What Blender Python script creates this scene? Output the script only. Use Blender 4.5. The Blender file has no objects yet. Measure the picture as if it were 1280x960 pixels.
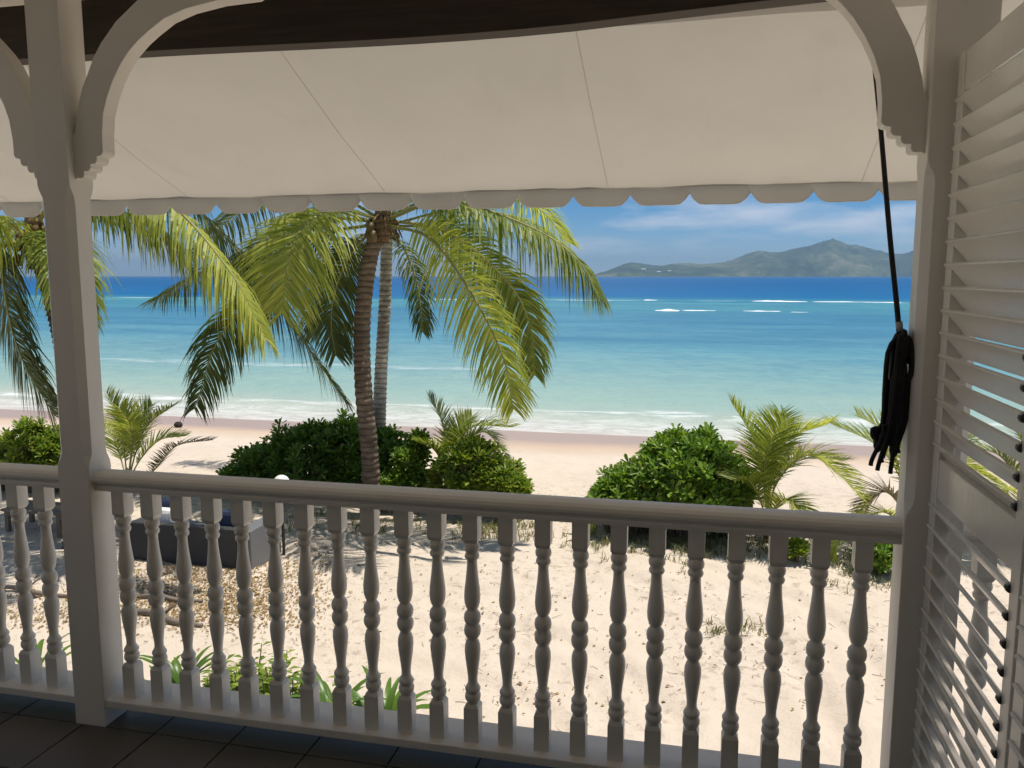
import bpy, math, random
from mathutils import Vector, noise as mnoise
R = math.radians
rnd = random.Random(11)
sc = bpy.context.scene
C = sc.collection

# ------------------------------------------------------------------ camera
F = 1036.0
PITCH = math.atan(135.0 / F); YAW = R(13.0); EYE = Vector((0, 0, 1.6))
cd = bpy.data.cameras.new('camera'); cam = bpy.data.objects.new('camera', cd); C.objects.link(cam)
cam.location = EYE; cam.rotation_euler = (R(90) - PITCH, 0, YAW)
cd.sensor_width = 36.0; cd.lens = F / 1280.0 * 36.0; cd.clip_start = 0.05; cd.clip_end = 80000.0
sc.camera = cam

# ------------------------------------------------------------------ sky, sun, exposure
SUN_DIR = Vector((0.30, 0.10, 0.94)).normalized()
SUN_EL = math.asin(SUN_DIR.z); SUN_AZ = math.atan2(SUN_DIR.x, SUN_DIR.y)
w = bpy.data.worlds.new('World'); sc.world = w; w.use_nodes = True
nt = w.node_tree; nt.nodes.clear()
def wn(t, **k):
    n = nt.nodes.new(t)
    for a, b in k.items(): setattr(n, a, b)
    return n
out = wn('ShaderNodeOutputWorld'); bg = wn('ShaderNodeBackground'); bg.inputs['Strength'].default_value = 0.08
sky = wn('ShaderNodeTexSky', sky_type='NISHITA', sun_disc=False, sun_elevation=SUN_EL, sun_rotation=SUN_AZ)
sky.air_density = 0.55; sky.dust_density = 0.0; sky.ozone_density = 1.6
hs = wn('ShaderNodeHueSaturation'); hs.inputs['Saturation'].default_value = 1.6
tc = wn('ShaderNodeTexCoord'); sep = wn('ShaderNodeSeparateXYZ')
def math_node(op, a=None, b=None):
    n = wn('ShaderNodeMath', operation=op)
    for i, v in enumerate((a, b)):
        if v is None: continue
        if isinstance(v, (int, float)): n.inputs[i].default_value = v
        else: nt.links.new(v, n.inputs[i])
    return n.outputs[0]
nt.links.new(tc.outputs['Generated'], sep.inputs[0])
zc = math_node('MAXIMUM', sep.outputs['Z'], 0.0)
den = math_node('ADD', zc, 0.15)
cx = math_node('DIVIDE', sep.outputs['X'], den); cy = math_node('DIVIDE', sep.outputs['Y'], den)
comb = wn('ShaderNodeCombineXYZ'); nt.links.new(cx, comb.inputs[0]); nt.links.new(cy, comb.inputs[1])
n1 = wn('ShaderNodeTexNoise'); n1.inputs['Scale'].default_value = 0.85; n1.inputs['Detail'].default_value = 7; n1.inputs['Roughness'].default_value = 0.58
mp = wn('ShaderNodeMapping'); mp.inputs['Location'].default_value = (4.6, 1.9, 0.0)
nt.links.new(comb.outputs[0], mp.inputs[0]); nt.links.new(mp.outputs[0], n1.inputs['Vector'])
cr = wn('ShaderNodeValToRGB'); cr.color_ramp.elements[0].position = 0.48; cr.color_ramp.elements[1].position = 0.68
nt.links.new(n1.outputs[0], cr.inputs[0])
mix = wn('ShaderNodeMix', data_type='RGBA'); mix.inputs['B'].default_value = (8.6, 8.8, 9.6, 1)
cf = math_node('MULTIPLY', cr.outputs[0], 0.8)
nt.links.new(cf, mix.inputs['Factor'])
nt.links.new(sky.outputs[0], hs.inputs['Color']); nt.links.new(hs.outputs[0], mix.inputs['A'])
nt.links.new(mix.outputs['Result'], bg.inputs[0]); nt.links.new(bg.outputs[0], out.inputs[0])

sd = bpy.data.lights.new('sun', 'SUN'); sd.energy = 4.2; sd.angle = R(0.53); sd.color = (1.0, 0.95, 0.87)
sun = bpy.data.objects.new('sun', sd); C.objects.link(sun)
sun.rotation_euler = SUN_DIR.to_track_quat('Z', 'Y').to_euler(); sun.location = (6, 5, 20)
sc.view_settings.view_transform = 'Standard'; sc.view_settings.look = 'None'
sc.view_settings.exposure = 0.30; sc.view_settings.gamma = 1.0
sc.cycles.max_bounces = 12; sc.cycles.diffuse_bounces = 7; sc.cycles.glossy_bounces = 4
sc.cycles.transmission_bounces = 6; sc.cycles.transparent_max_bounces = 8; sc.cycles.volume_bounces = 0
sc.cycles.use_denoising = True
sc.cycles.sample_clamp_indirect = 6.0

# ------------------------------------------------------------------ measuring helpers
fwd = Vector((-math.sin(YAW) * math.cos(PITCH), math.cos(YAW) * math.cos(PITCH), -math.sin(PITCH)))
rgt = Vector((math.cos(YAW), math.sin(YAW), 0)); upv = rgt.cross(fwd)
def at(px, py, Y):
    """world point at depth Y (metres out from the house) seen at a photo pixel"""
    d = fwd + rgt * ((px - 640) / F) - upv * ((py - 480) / F)
    return EYE + d * (Y / d.y)
SEA = -3.5
def ground0(y):
    if y < 14.5: return -2.4
    if y < 26.4:
        t = (y - 14.5) / 11.9
        return -2.4 - 1.1 * (0.55 * t + 0.45 * t * t * (3 - 2 * t) * 1.0)
    return SEA - (y - 26.4) * 0.055
def on_ground(px, py):
    Y = 10.0
    d = fwd + rgt * ((px - 640) / F) - upv * ((py - 480) / F)
    for _ in range(60):
        z = ground0(Y); Y = 0.5 * Y + 0.5 * (z - EYE.z) / d.z * d.y
    p = EYE + d * (Y / d.y)
    return Vector((p.x, p.y, ground0(p.y)))

# ------------------------------------------------------------------ materials
def mat(name, col=(.5, .5, .5), rough=.6, spec=.5):
    m = bpy.data.materials.new(name); m.use_nodes = True
    b = m.node_tree.nodes['Principled BSDF']
    b.inputs['Base Color'].default_value = (*col, 1); b.inputs['Roughness'].default_value = rough
    b.inputs['Specular IOR Level'].default_value = spec
    return m
class NT:
    def __init__(s, m): s.m = m; s.t = m.node_tree; s.b = s.t.nodes.get('Principled BSDF'); s.o = [n for n in s.t.nodes if n.type == 'OUTPUT_MATERIAL'][0]
    def n(s, t, **k):
        x = s.t.nodes.new(t)
        for a, b in k.items():
            if a.startswith('i_'):
                key = a[2:].replace('_', ' ')
                x.inputs[int(key) if key.isdigit() else key].default_value = b
            else: setattr(x, a, b)
        return x
    def l(s, a, b): s.t.links.new(a, b)
    def ramp(s, fac, stops, interp='LINEAR'):
        r = s.n('ShaderNodeValToRGB'); r.color_ramp.interpolation = interp
        e = r.color_ramp.elements
        while len(e) < len(stops): e.new(0.5)
        for i, (p, c) in enumerate(stops):
            e[i].position = p; e[i].color = (*c, 1) if len(c) == 3 else c
        s.l(fac, r.inputs[0]); return r.outputs[0]
    def noise(s, scale, detail=4, rough=.55, vec=None, dist=0):
        x = s.n('ShaderNodeTexNoise', i_Scale=scale, i_Detail=detail, i_Roughness=rough, i_Distortion=dist)
        if vec is not None: s.l(vec, x.inputs['Vector'])
        return x.outputs[0]
    def pos(s): return s.n('ShaderNodeNewGeometry').outputs['Position']
    def mapv(s, vec, scale=(1, 1, 1), loc=(0, 0, 0)):
        x = s.n('ShaderNodeMapping'); x.inputs['Scale'].default_value = scale; x.inputs['Location'].default_value = loc
        s.l(vec, x.inputs[0]); return x.outputs[0]
    def mixc(s, fac, a, b, blend='MIX'):
        x = s.n('ShaderNodeMix', data_type='RGBA', blend_type=blend)
        for key, v in (('Factor', fac), ('A', a), ('B', b)):
            if isinstance(v, (int, float)): x.inputs[key].default_value = v
            elif isinstance(v, tuple): x.inputs[key].default_value = (*v, 1)
            else: s.l(v, x.inputs[key])
        return x.outputs['Result']
    def math(s, op, a, b=None, c=None):
        x = s.n('ShaderNodeMath', operation=op)
        for i, v in enumerate((a, b, c)):
            if v is None: continue
            if isinstance(v, (int, float)): x.inputs[i].default_value = v
            else: s.l(v, x.inputs[i])
        return x.outputs[0]
    def bump(s, h, strength=.3, dist=.01):
        x = s.n('ShaderNodeBump', i_Strength=strength, i_Distance=dist); s.l(h, x.inputs['Height']); s.l(x.outputs[0], s.b.inputs['Normal'])
M = {}
def paint(name, col, rough, grime=.12, bump=.12):
    m = mat(name, col, rough); g = NT(m); p = g.pos()
    n1 = g.noise(2.3, 6, .6, p); n2 = g.noise(38, 4, .6, g.mapv(p, (1, 1, .25)))
    dark = tuple(c * .72 for c in col)
    c = g.mixc(g.math('MULTIPLY', g.ramp(n1, [(.45, (0, 0, 0)), (.75, (1, 1, 1))]), grime * 2), col, (dark[0], dark[1] * .97, dark[2] * .9))
    c = g.mixc(g.math('MULTIPLY', g.ramp(n2, [(.58, (0, 0, 0)), (.78, (1, 1, 1))]), grime), c, dark)
    n3 = g.noise(90, 5, .7, p); chip = g.math('MULTIPLY', g.ramp(n3, [(.70, (0, 0, 0)), (.73, (1, 1, 1))]), g.ramp(n1, [(.5, (0, 0, 0)), (.6, (1, 1, 1))]))
    c = g.mixc(g.math('MULTIPLY', chip, .7), c, (.30, .24, .17))
    oi = g.n('ShaderNodeObjectInfo'); c = g.mixc(g.math('MULTIPLY', oi.outputs['Random'], .16), c, dark)
    g.l(c, g.b.inputs['Base Color'])
    r = g.math('ADD', g.math('MULTIPLY', n1, .2), rough - .1); g.l(r, g.b.inputs['Roughness'])
    g.bump(n2, bump, .004); return m
M['white'] = paint('white_paint', (.77, .74, .68), .42)
M['gloss'] = paint('white_gloss_paint', (.77, .74, .68), .21, .10, .25)
M['wall'] = paint('cream_wall', (.74, .69, .61), .7)
def wood(name, a, b, rough=.6):
    m = mat(name, a, rough); g = NT(m); p = g.pos()
    n = g.noise(6, 6, .65, g.mapv(p, (.7, 9, 9))); g.l(g.ramp(n, [(.3, a), (.7, b)]), g.b.inputs['Base Color']); g.bump(n, .3, .004); return m
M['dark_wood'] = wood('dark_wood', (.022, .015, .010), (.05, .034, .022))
M['table_wood'] = wood('weathered_wood', (.14, .10, .065), (.27, .20, .14))
M['driftwood'] = wood('driftwood', (.12, .09, .065), (.26, .21, .16))
# canvas: lets the sun glow through
m = mat('awning_canvas', (.70, .64, .55), .85, .2); g = NT(m); p = g.pos()
n = g.noise(3.0, 5, .6, p); n2 = g.noise(420, 2, .5, p)
st = g.ramp(g.noise(5.0, 6, .7, g.mapv(p, (1, .35, .35)), .8), [(.55, (0, 0, 0)), (.75, (1, 1, 1))])
col = g.mixc(g.math('ADD', g.math('MULTIPLY', g.ramp(n, [(.4, (0, 0, 0)), (.75, (1, 1, 1))]), .4), g.math('MULTIPLY', st, .3)), (.70, .66, .575), (.62, .585, .50))
g.l(col, g.b.inputs['Base Color']); g.bump(g.math('ADD', g.math('MULTIPLY', n2, .15), n), .25, .01)
tr = g.n('ShaderNodeBsdfTranslucent'); g.l(col, tr.inputs['Color'])
ms = g.n('ShaderNodeMixShader'); ms.inputs[0].default_value = .15
g.l(g.b.outputs[0], ms.inputs[1]); g.l(tr.outputs[0], ms.inputs[2]); g.l(ms.outputs[0], g.o.inputs['Surface']); M['canvas'] = m
M['valance'] = paint('valance_cloth', (.60, .55, .475), .85, .1)
M['seam'] = mat('canvas_seam', (.60, .53, .44), .9)
M['piping'] = mat('white_piping', (.78, .75, .70), .7)
M['alu'] = mat('grey_tube', (.36, .35, .34), .4)
m = mat('floor_tile', (.10, .09, .08), .38); g = NT(m); p = g.pos(); oi = g.n('ShaderNodeObjectInfo')
n = g.noise(7, 7, .65, p)
col = g.mixc(n, (.075, .066, .058), (.135, .118, .10)); col = g.mixc(g.math('MULTIPLY', oi.outputs['Random'], .45), col, (.085, .078, .072))
g.l(col, g.b.inputs['Base Color']); g.l(g.math('ADD', g.math('MULTIPLY', n, .35), .25), g.b.inputs['Roughness']); g.bump(n, .15, .004); M['tile'] = m
M['grout'] = mat('grout', (.035, .032, .03), .9)
M['rope'] = mat('black_rope', (.014, .014, .016), .7, .3); g = NT(M['rope']); g.bump(g.noise(220, 3, .6, g.pos()), .8, .004)

# sand
m = mat('sand', (.55, .45, .36), .92, .15); g = NT(m); p = g.pos(); sp = g.n('ShaderNodeSeparateXYZ'); g.l(p, sp.inputs[0])
n1 = g.noise(.35, 5, .6, p); n2 = g.noise(2.2, 6, .65, p, .4); n3 = g.noise(9, 7, .7, p); n4 = g.noise(55, 4, .7, p)
col = g.mixc(n1, (.60, .50, .395), (.655, .565, .46))
col = g.mixc(g.math('MULTIPLY', g.ramp(n2, [(.5, (0, 0, 0)), (.72, (1, 1, 1))]), .32), col, (.47, .375, .29))
litter = g.math('MULTIPLY', g.ramp(n3, [(.53, (0, 0, 0)), (.64, (1, 1, 1))]), g.ramp(g.noise(.7, 4, .6, p), [(.42, (0, 0, 0)), (.58, (1, 1, 1))]))
dry = g.ramp(sp.outputs['Y'], [(0, (1, 1, 1)), (1, (0, 0, 0))])
dr = g.n('ShaderNodeMapRange', i_1=15.5, i_2=18.5, i_3=1., i_4=0.); g.l(sp.outputs['Y'], dr.inputs[0])
col = g.mixc(g.math('MULTIPLY', g.math('MULTIPLY', litter, dr.outputs[0]), .62), col, (.24, .17, .11))
yw = g.math('ADD', sp.outputs['Y'], g.math('MULTIPLY', g.math('SUBTRACT', g.noise(.18, 4, .55, p), .5), 3.0))
wr = g.n('ShaderNodeMapRange', i_1=22.6, i_2=24.4); g.l(yw, wr.inputs[0]); wet = wr.outputs[0]
wr0 = g.n('ShaderNodeMapRange', i_1=20.6, i_2=22.6); g.l(yw, wr0.inputs[0])
col = g.mixc(g.math('MULTIPLY', wr0.outputs[0], .65), col, (.53, .385, .265))
col = g.mixc(wet, col, (.40, .30, .245))
g.l(col, g.b.inputs['Base Color'])
g.l(g.math('SUBTRACT', .93, g.math('MULTIPLY', wet, .55)), g.b.inputs['Roughness'])
hgt = g.math('ADD', g.math('MULTIPLY', n3, .6), g.math('ADD', n2, g.math('MULTIPLY', n4, .18)))
bp = g.n('ShaderNodeBump', i_Distance=.05); g.l(hgt, bp.inputs['Height'])
g.l(g.math('MULTIPLY', g.math('SUBTRACT', 1.0, wet), .55), bp.inputs['Strength']); g.l(bp.outputs[0], g.b.inputs['Normal']); M['sand'] = m

# sea: the water's own colour goes with its depth, out from the shore
m = mat('sea_water', (.1, .3, .4), .22, .5); g = NT(m); p = g.pos(); sp = g.n('ShaderNodeSeparateXYZ'); g.l(p, sp.inputs[0])
wob = g.math('MULTIPLY', g.math('SUBTRACT', g.noise(.02, 4, .5, g.mapv(p, (.5, 1.4, 1))), .5), .42)
wob2 = g.math('MULTIPLY', g.math('SUBTRACT', g.noise(.22, 5, .6, g.mapv(p, (.45, 1.6, 1))), .5), .16)
ly = g.math('DIVIDE', g.math('LOGARITHM', g.math('DIVIDE', g.math('MAXIMUM', sp.outputs['Y'], 24.0), 24.0), math.e), math.log(20.0))
lw = g.math('ADD', ly, g.math('MULTIPLY', g.math('ADD', wob, wob2), g.ramp(ly, [(.0, (.12,) * 3), (.25, (.6,) * 3), (.6, (1,) * 3), (.72, (.16,) * 3), (1, (.1,) * 3)])))
col = g.ramp(lw, [(.02, (.52, .47, .41)), (.06, (.42, .46, .39)), (.11, (.30, .42, .36)), (.20, (.215, .37, .36)), (.33, (.125, .30, .355)), (.43, (.085, .245, .335)),
                  (.53, (.070, .215, .30)), (.585, (.085, .28, .32)), (.645, (.10, .31, .33)), (.68, (.022, .165, .28)), (.72, (.006, .115, .30)), (1.0, (.005, .085, .25))])
streak = g.ramp(g.noise(.10, 7, .68, g.mapv(p, (.3, 1.0, 1)), .4), [(.44, (0, 0, 0)), (.66, (1, 1, 1))])
sband = g.ramp(ly, [(.22, (0,) * 3), (.36, (1,) * 3), (.62, (1,) * 3), (.68, (.4,) * 3), (1, (.4,) * 3)])
col = g.mixc(g.math('MULTIPLY', g.math('MULTIPLY', streak, sband), .6), col, (.035, .135, .25))
rip = g.ramp(g.math('ADD', g.math('MULTIPLY', g.noise(1.0, 6, .7, g.mapv(p, (.75, 1, 1)), .6), .55), g.math('MULTIPLY', g.noise(.2, 6, .7, g.mapv(p, (.6, 1, 1)), .5), .45)), [(.44, (0, 0, 0)), (.60, (1, 1, 1))])
col = g.mixc(g.math('MULTIPLY', rip, g.ramp(ly, [(.12, (.06,) * 3), (.25, (.42,) * 3), (.66, (.5,) * 3), (1, (.3,) * 3)])), col, (.035, .16, .26))
# foam: swash lace at the shore, a shoaling line, and the reef break
yj = g.math('ADD', sp.outputs['Y'], g.math('MULTIPLY', g.math('SUBTRACT', g.noise(.16, 5, .6, p), .5), 3.6))
def band(c, wd, soft, src=None):
    d = g.math('ABSOLUTE', g.math('SUBTRACT', src or yj, c))
    x = g.n('ShaderNodeMapRange', i_1=wd + soft, i_2=wd); g.l(d, x.inputs[0]); return x.outputs[0]
lace = g.ramp(g.noise(1.5, 7, .72, g.mapv(p, (.4, 1, 1)), 1.2), [(.43, (0,) * 3), (.58, (1,) * 3)])
fine = g.ramp(g.noise(.9, 7, .72, g.mapv(p, (.5, 1.4, 1)), .5), [(.46, (0,) * 3), (.58, (1,) * 3)])
patch = g.ramp(g.noise(.045, 3, .5, g.mapv(p, (1.0, .3, 1))), [(.46, (0,) * 3), (.56, (1,) * 3)])
f = g.math('MULTIPLY', band(27.6, 1.0, .9), g.math('ADD', g.math('MULTIPLY', lace, .34), .04))
f = g.math('MAXIMUM', f, g.math('MULTIPLY', band(30.2, .35, .6), g.math('MULTIPLY', fine, .6)))
f = g.math('MAXIMUM', f, g.math('MULTIPLY', band(44.0, .25, .7), g.math('MULTIPLY', g.math('MULTIPLY', lace, patch), .35)))
yj2 = g.math('ADD', sp.outputs['Y'], g.math('MULTIPLY', g.math('SUBTRACT', g.noise(.05, 4, .6, p), .5), 14.0))
f = g.math('MAXIMUM', f, g.math('MULTIPLY', band(176.0, 1.2, 2.0, yj2), g.math('MULTIPLY', patch, .55)))
g.l(g.mixc(f, col, (.80, .81, .80)), g.b.inputs['Base Color'])
g.l(g.math('ADD', g.math('MULTIPLY', f, .4), .34), g.b.inputs['Roughness'])
wv = g.math('ADD', g.noise(.9, 5, .65, g.mapv(p, (.7, 1, 1))), g.math('MULTIPLY', g.noise(.16, 4, .55, g.mapv(p, (.35, 1, 1))), 2.2))
g.bump(wv, .75, .30); g.b.inputs['Specular IOR Level'].default_value = .03; M['sea'] = m
M['foam'] = mat('foam', (.82, .83, .83), .8); g = NT(M['foam']); g.bump(g.noise(3, 5, .7, g.pos()), .6, .15)

# island
m = mat('island_forest', (.05, .08, .03), .95, .1); g = NT(m); p = g.pos()
n = g.noise(.0022, 8, .7, p); n2 = g.noise(.012, 7, .75, p)
col = g.ramp(g.math('ADD', g.math('MULTIPLY', n, .6), g.math('MULTIPLY', n2, .4)), [(.42, (.008, .024, .010)), (.48, (.035, .065, .022)), (.53, (.085, .12, .04)), (.62, (.24, .21, .13))])
g.l(col, g.b.inputs['Base Color']); g.bump(n2, 1, 30); M['island'] = m
M['house'] = mat('far_house', (.75, .73, .70), .8)

def leafmat(name, stops, trans=.3, rough=.42, spec=.4):
    m = mat(name, stops[0][1], rough, spec); g = NT(m)
    ge = g.n('ShaderNodeNewGeometry'); n = g.noise(1.3, 3, .5, ge.outputs['Position'])
    f = g.math('ADD', g.math('MULTIPLY', ge.outputs['Random Per Island'], .6), g.math('MULTIPLY', n, .4))
    col = g.ramp(f, stops); g.l(col, g.b.inputs['Base Color'])
    tr = g.n('ShaderNodeBsdfTranslucent'); hv = g.n('ShaderNodeHueSaturation', i_Value=1.6, i_Saturation=1.1); g.l(col, hv.inputs['Color']); g.l(hv.outputs[0], tr.inputs['Color'])
    ms = g.n('ShaderNodeMixShader'); ms.inputs[0].default_value = trans
    g.l(g.b.outputs[0], ms.inputs[1]); g.l(tr.outputs[0], ms.inputs[2]); g.l(ms.outputs[0], g.o.inputs['Surface']); return m
M['palm'] = leafmat('palm_leaflets', [(.15, (.09, .14, .022)), (.5, (.20, .25, .042)), (.85, (.38, .40, .085))], .42, .46, .4)
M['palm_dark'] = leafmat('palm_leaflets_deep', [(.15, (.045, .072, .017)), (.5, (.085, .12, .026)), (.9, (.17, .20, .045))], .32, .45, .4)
M['palm_yellow'] = leafmat('palm_leaflets_yellow', [(.15, (.22, .27, .045)), (.5, (.38, .42, .08)), (.88, (.56, .53, .14))], .48, .46, .4)
M['palm_dry'] = leafmat('palm_leaflets_dry', [(.2, (.20, .15, .07)), (.6, (.30, .22, .11)), (.9, (.22, .22, .06))], .2)
M['rachis'] = mat('palm_rachis', (.27, .26, .075), .5)
M['scaevola'] = leafmat('bush_leaves', [(.12, (.065, .135, .017)), (.5, (.14, .245, .03)), (.88, (.29, .39, .06))], .3, .36)
M['scaevola_deep'] = leafmat('bush_leaves_deep', [(.15, (.052, .112, .016)), (.55, (.105, .20, .028)), (.9, (.22, .32, .05))], .32, .34)
M['scaevola_lime'] = leafmat('bush_leaves_lime', [(.15, (.10, .175, .018)), (.5, (.18, .255, .03)), (.9, (.33, .35, .055))], .3, .4)
M['lily'] = leafmat('lily_leaves', [(.2, (.05, .11, .018)), (.8, (.13, .22, .04))], .3, .35)
M['grass'] = leafmat('beach_grass', [(.2, (.10, .12, .03)), (.8, (.26, .23, .09))], .2)
M['litter'] = leafmat('leaf_litter', [(.1, (.16, .10, .05)), (.5, (.36, .25, .10)), (.9, (.52, .39, .17))], .1, .8)
M['twig'] = mat('twig', (.13, .095, .065), .9)
M['stem'] = mat('bush_stem', (.17, .13, .09), .9)
def trunkmat(name, a, b, c):
    m = mat(name, a, .9, .2); g = NT(m); p = g.pos()
    n = g.noise(5, 6, .7, g.mapv(p, (1, 1, 2.2))); n2 = g.noise(1.1, 4, .6, p)
    col = g.ramp(n, [(.32, a), (.52, b), (.72, c)]); col = g.mixc(g.math('MULTIPLY', g.ramp(n2, [(.5, (0,) * 3), (.62, (1,) * 3)]), .55), col, a)
    wv = g.n('ShaderNodeTexWave', bands_direction='Z', i_Scale=3.1, i_Distortion=2.2, i_Detail=3.0); g.l(p, wv.inputs[0])
    col = g.mixc(g.ramp(wv.outputs[0], [(.05, (.55,) * 3), (.38, (0,) * 3)]), col, tuple(q * .5 for q in a))
    g.l(col, g.b.inputs['Base Color']); g.bump(g.math('ADD', n, wv.outputs[0]), .6, .03); return m
M['trunk'] = trunkmat('palm_trunk', (.10, .075, .052), (.22, .165, .118), (.35, .28, .21))
M['trunk_pale'] = trunkmat('palm_trunk_pale', (.20, .17, .14), (.58, .53, .47), (.74, .69, .63))
M['fibre'] = trunkmat('palm_fibre', (.09, .055, .03), (.20, .13, .07), (.30, .21, .12))
M['coconut'] = mat('coconut_husk', (.16, .115, .045), .6)
M['coconut_dark'] = mat('coconut_old', (.03, .02, .015), .9)
m = mat('woven_grey', (.07, .072, .075), .6); g = NT(m); wv = g.n('ShaderNodeTexWave', i_Scale=42, i_Distortion=1.5); g.l(g.pos(), wv.inputs[0])
g.l(g.ramp(wv.outputs[0], [(0, (.028, .029, .031)), (1, (.06, .061, .063))]), g.b.inputs['Base Color']); g.bump(wv.outputs[0], .5, .01); M['woven'] = m
M['woven_lit'] = mat('woven_grey_lit', (.15, .15, .155), .6)  # sofa grey made lighter: the sunlit side is put into the colour
M['cushion_grey'] = mat('cushion_grey', (.33, .34, .35), .9)
M['cushion_navy'] = mat('cushion_navy', (.02, .035, .075), .9)
M['cushion_white'] = mat('cushion_white', (.74, .72, .69), .9)
M['lamp_white'] = mat('lamp_white', (.80, .77, .73), .5)
M['dark_metal'] = mat('dark_metal', (.03, .032, .035), .5)

# ------------------------------------------------------------------ mesh helpers
def thing(name, loc, label=None, cat=None, group=None):
    o = bpy.data.objects.new(name, None); C.objects.link(o); o.location = loc; o.empty_display_size = .1
    if label: tag(o, label, cat, group)
    return o
def tag(o, label=None, cat=None, group=None, kind=None):
    if label: o['label'] = label
    if cat: o['category'] = cat
    if group: o['group'] = group
    if kind: o['kind'] = kind
    return o
def wloc(o):
    v = Vector((0, 0, 0))
    while o is not None: v = v + Vector(o.location); o = o.parent
    return v
class MB:
    def __init__(s): s.v = []; s.f = []
    def add(s, vs, fs):
        k = len(s.v); s.v.extend(tuple(v) for v in vs); s.f.extend(tuple(i + k for i in f) for f in fs)
    def box(s, x0, x1, y0, y1, z0, z1):
        s.add([(x0, y0, z0), (x1, y0, z0), (x1, y1, z0), (x0, y1, z0), (x0, y0, z1), (x1, y0, z1), (x1, y1, z1), (x0, y1, z1)],
              [(3, 2, 1, 0), (4, 5, 6, 7), (0, 1, 5, 4), (1, 2, 6, 5), (2, 3, 7, 6), (3, 0, 4, 7)])
    def tube(s, pts, rad, n=8, cap=True):
        pts = [Vector(p) for p in pts]; k = len(s.v); m_ = len(pts)
        if not isinstance(rad, (list, tuple)): rad = [rad] * m_
        t0 = (pts[1] - pts[0]).normalized(); a = Vector((1, 0, 0)) if abs(t0.x) < .8 else Vector((0, 1, 0))
        u = t0.cross(a).normalized()
        for i, p in enumerate(pts):
            t = (pts[min(i + 1, m_ - 1)] - pts[max(i - 1, 0)]).normalized()
            u = (u - t * u.dot(t)).normalized(); v = t.cross(u)
            for j in range(n):
                q = 2 * math.pi * j / n; s.v.append(tuple(p + (u * math.cos(q) + v * math.sin(q)) * rad[i]))
        for i in range(m_ - 1):
            for j in range(n):
                s.f.append((k + i * n + j, k + i * n + (j + 1) % n, k + (i + 1) * n + (j + 1) % n, k + (i + 1) * n + j))
        if cap: s.f.append(tuple(k + j for j in reversed(range(n)))); s.f.append(tuple(k + (m_ - 1) * n + j for j in range(n)))
    def prism(s, outline, axis, a, b):
        """extrude a 2-D outline (list of (u, v)) between a and b along axis 'x' or 'y'"""
        n = len(outline)
        P = (lambda u, v, w_: (w_, u, v)) if axis == 'x' else (lambda u, v, w_: (u, w_, v))
        vs = [P(u, v, a) for u, v in outline] + [P(u, v, b) for u, v in outline]
        fs = [(i, (i + 1) % n, n + (i + 1) % n, n + i) for i in range(n)] + [tuple(range(n))[::-1], tuple(range(n, 2 * n))]
        s.add(vs, fs)
    def lathe(s, prof, c=(0, 0, 0), n=20):
        k = len(s.v)
        for r, z in prof:
            for j in range(n):
                q = 2 * math.pi * j / n; s.v.append((c[0] + r * math.cos(q), c[1] + r * math.sin(q), c[2] + z))
        for i in range(len(prof) - 1):
            for j in range(n): s.f.append((k + i * n + j, k + i * n + (j + 1) % n, k + (i + 1) * n + (j + 1) % n, k + (i + 1) * n + j))
        s.f.append(tuple(k + j for j in reversed(range(n)))); s.f.append(tuple(k + (len(prof) - 1) * n + j for j in range(n)))
    def mesh(s, name, material, off=Vector((0, 0, 0)), smooth=False):
        me = bpy.data.meshes.new(name)
        me.from_pydata([(v[0] - off.x, v[1] - off.y, v[2] - off.z) for v in s.v], [], s.f)
        me.materials.append(material); me.update()
        if smooth: me.polygons.foreach_set('use_smooth', [True] * len(me.polygons))
        return me
    def build(s, name, material, parent=None, smooth=False, bevel=0, origin=None, kind=None, fixn=False):
        off = wloc(parent) if parent else Vector(origin or (0, 0, 0))
        me = s.mesh(name, material, off, smooth)
        if fixn:
            import bmesh
            b = bmesh.new(); b.from_mesh(me); bmesh.ops.recalc_face_normals(b, faces=b.faces); b.to_mesh(me); b.free()
        o = bpy.data.objects.new(name, me); C.objects.link(o)
        if parent: o.parent = parent
        else: o.location = off
        if bevel:
            md = o.modifiers.new('bevel', 'BEVEL'); md.width = bevel; md.segments = 2; md.limit_method = 'ANGLE'; md.harden_normals = False
        if kind: o['kind'] = kind
        return o
def place(name, me, parent, loc, rz=0):
    o = bpy.data.objects.new(name, me); C.objects.link(o); o.parent = parent
    o.location = Vector(loc) - wloc(parent); o.rotation_euler.z = rz
    return o
def curve_pts(ctrl, n):
    """Catmull-Rom through ctrl, n samples"""
    P = [Vector(c) for c in ctrl]; P = [P[0] * 2 - P[1]] + P + [P[-1] * 2 - P[-2]]
    seg = len(P) - 3; o = []
    for i in range(n):
        t = i / (n - 1) * seg; k = min(int(t), seg - 1); t -= k
        a, b, c, d = P[k:k + 4]
        o.append(.5 * ((2 * b) + (c - a) * t + (2 * a - 5 * b + 4 * c - d) * t * t + (3 * b - 3 * c + d - a) * t ** 3))
    return o
def grid(name, xs, ys, zf, material, kind='structure', smooth=True):
    vs = [(x, y, zf(x, y)) for y in ys for x in xs]; n = len(xs)
    fs = [(j * n + i, j * n + i + 1, (j + 1) * n + i + 1, (j + 1) * n + i) for j in range(len(ys) - 1) for i in range(n - 1)]
    b = MB(); b.v = vs; b.f = fs
    return b.build(name, material, smooth=smooth, kind=kind)
def frange(a, b, st):
    n = max(1, int(round((b - a) / st))); return [a + (b - a) * i / n for i in range(n + 1)]

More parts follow.
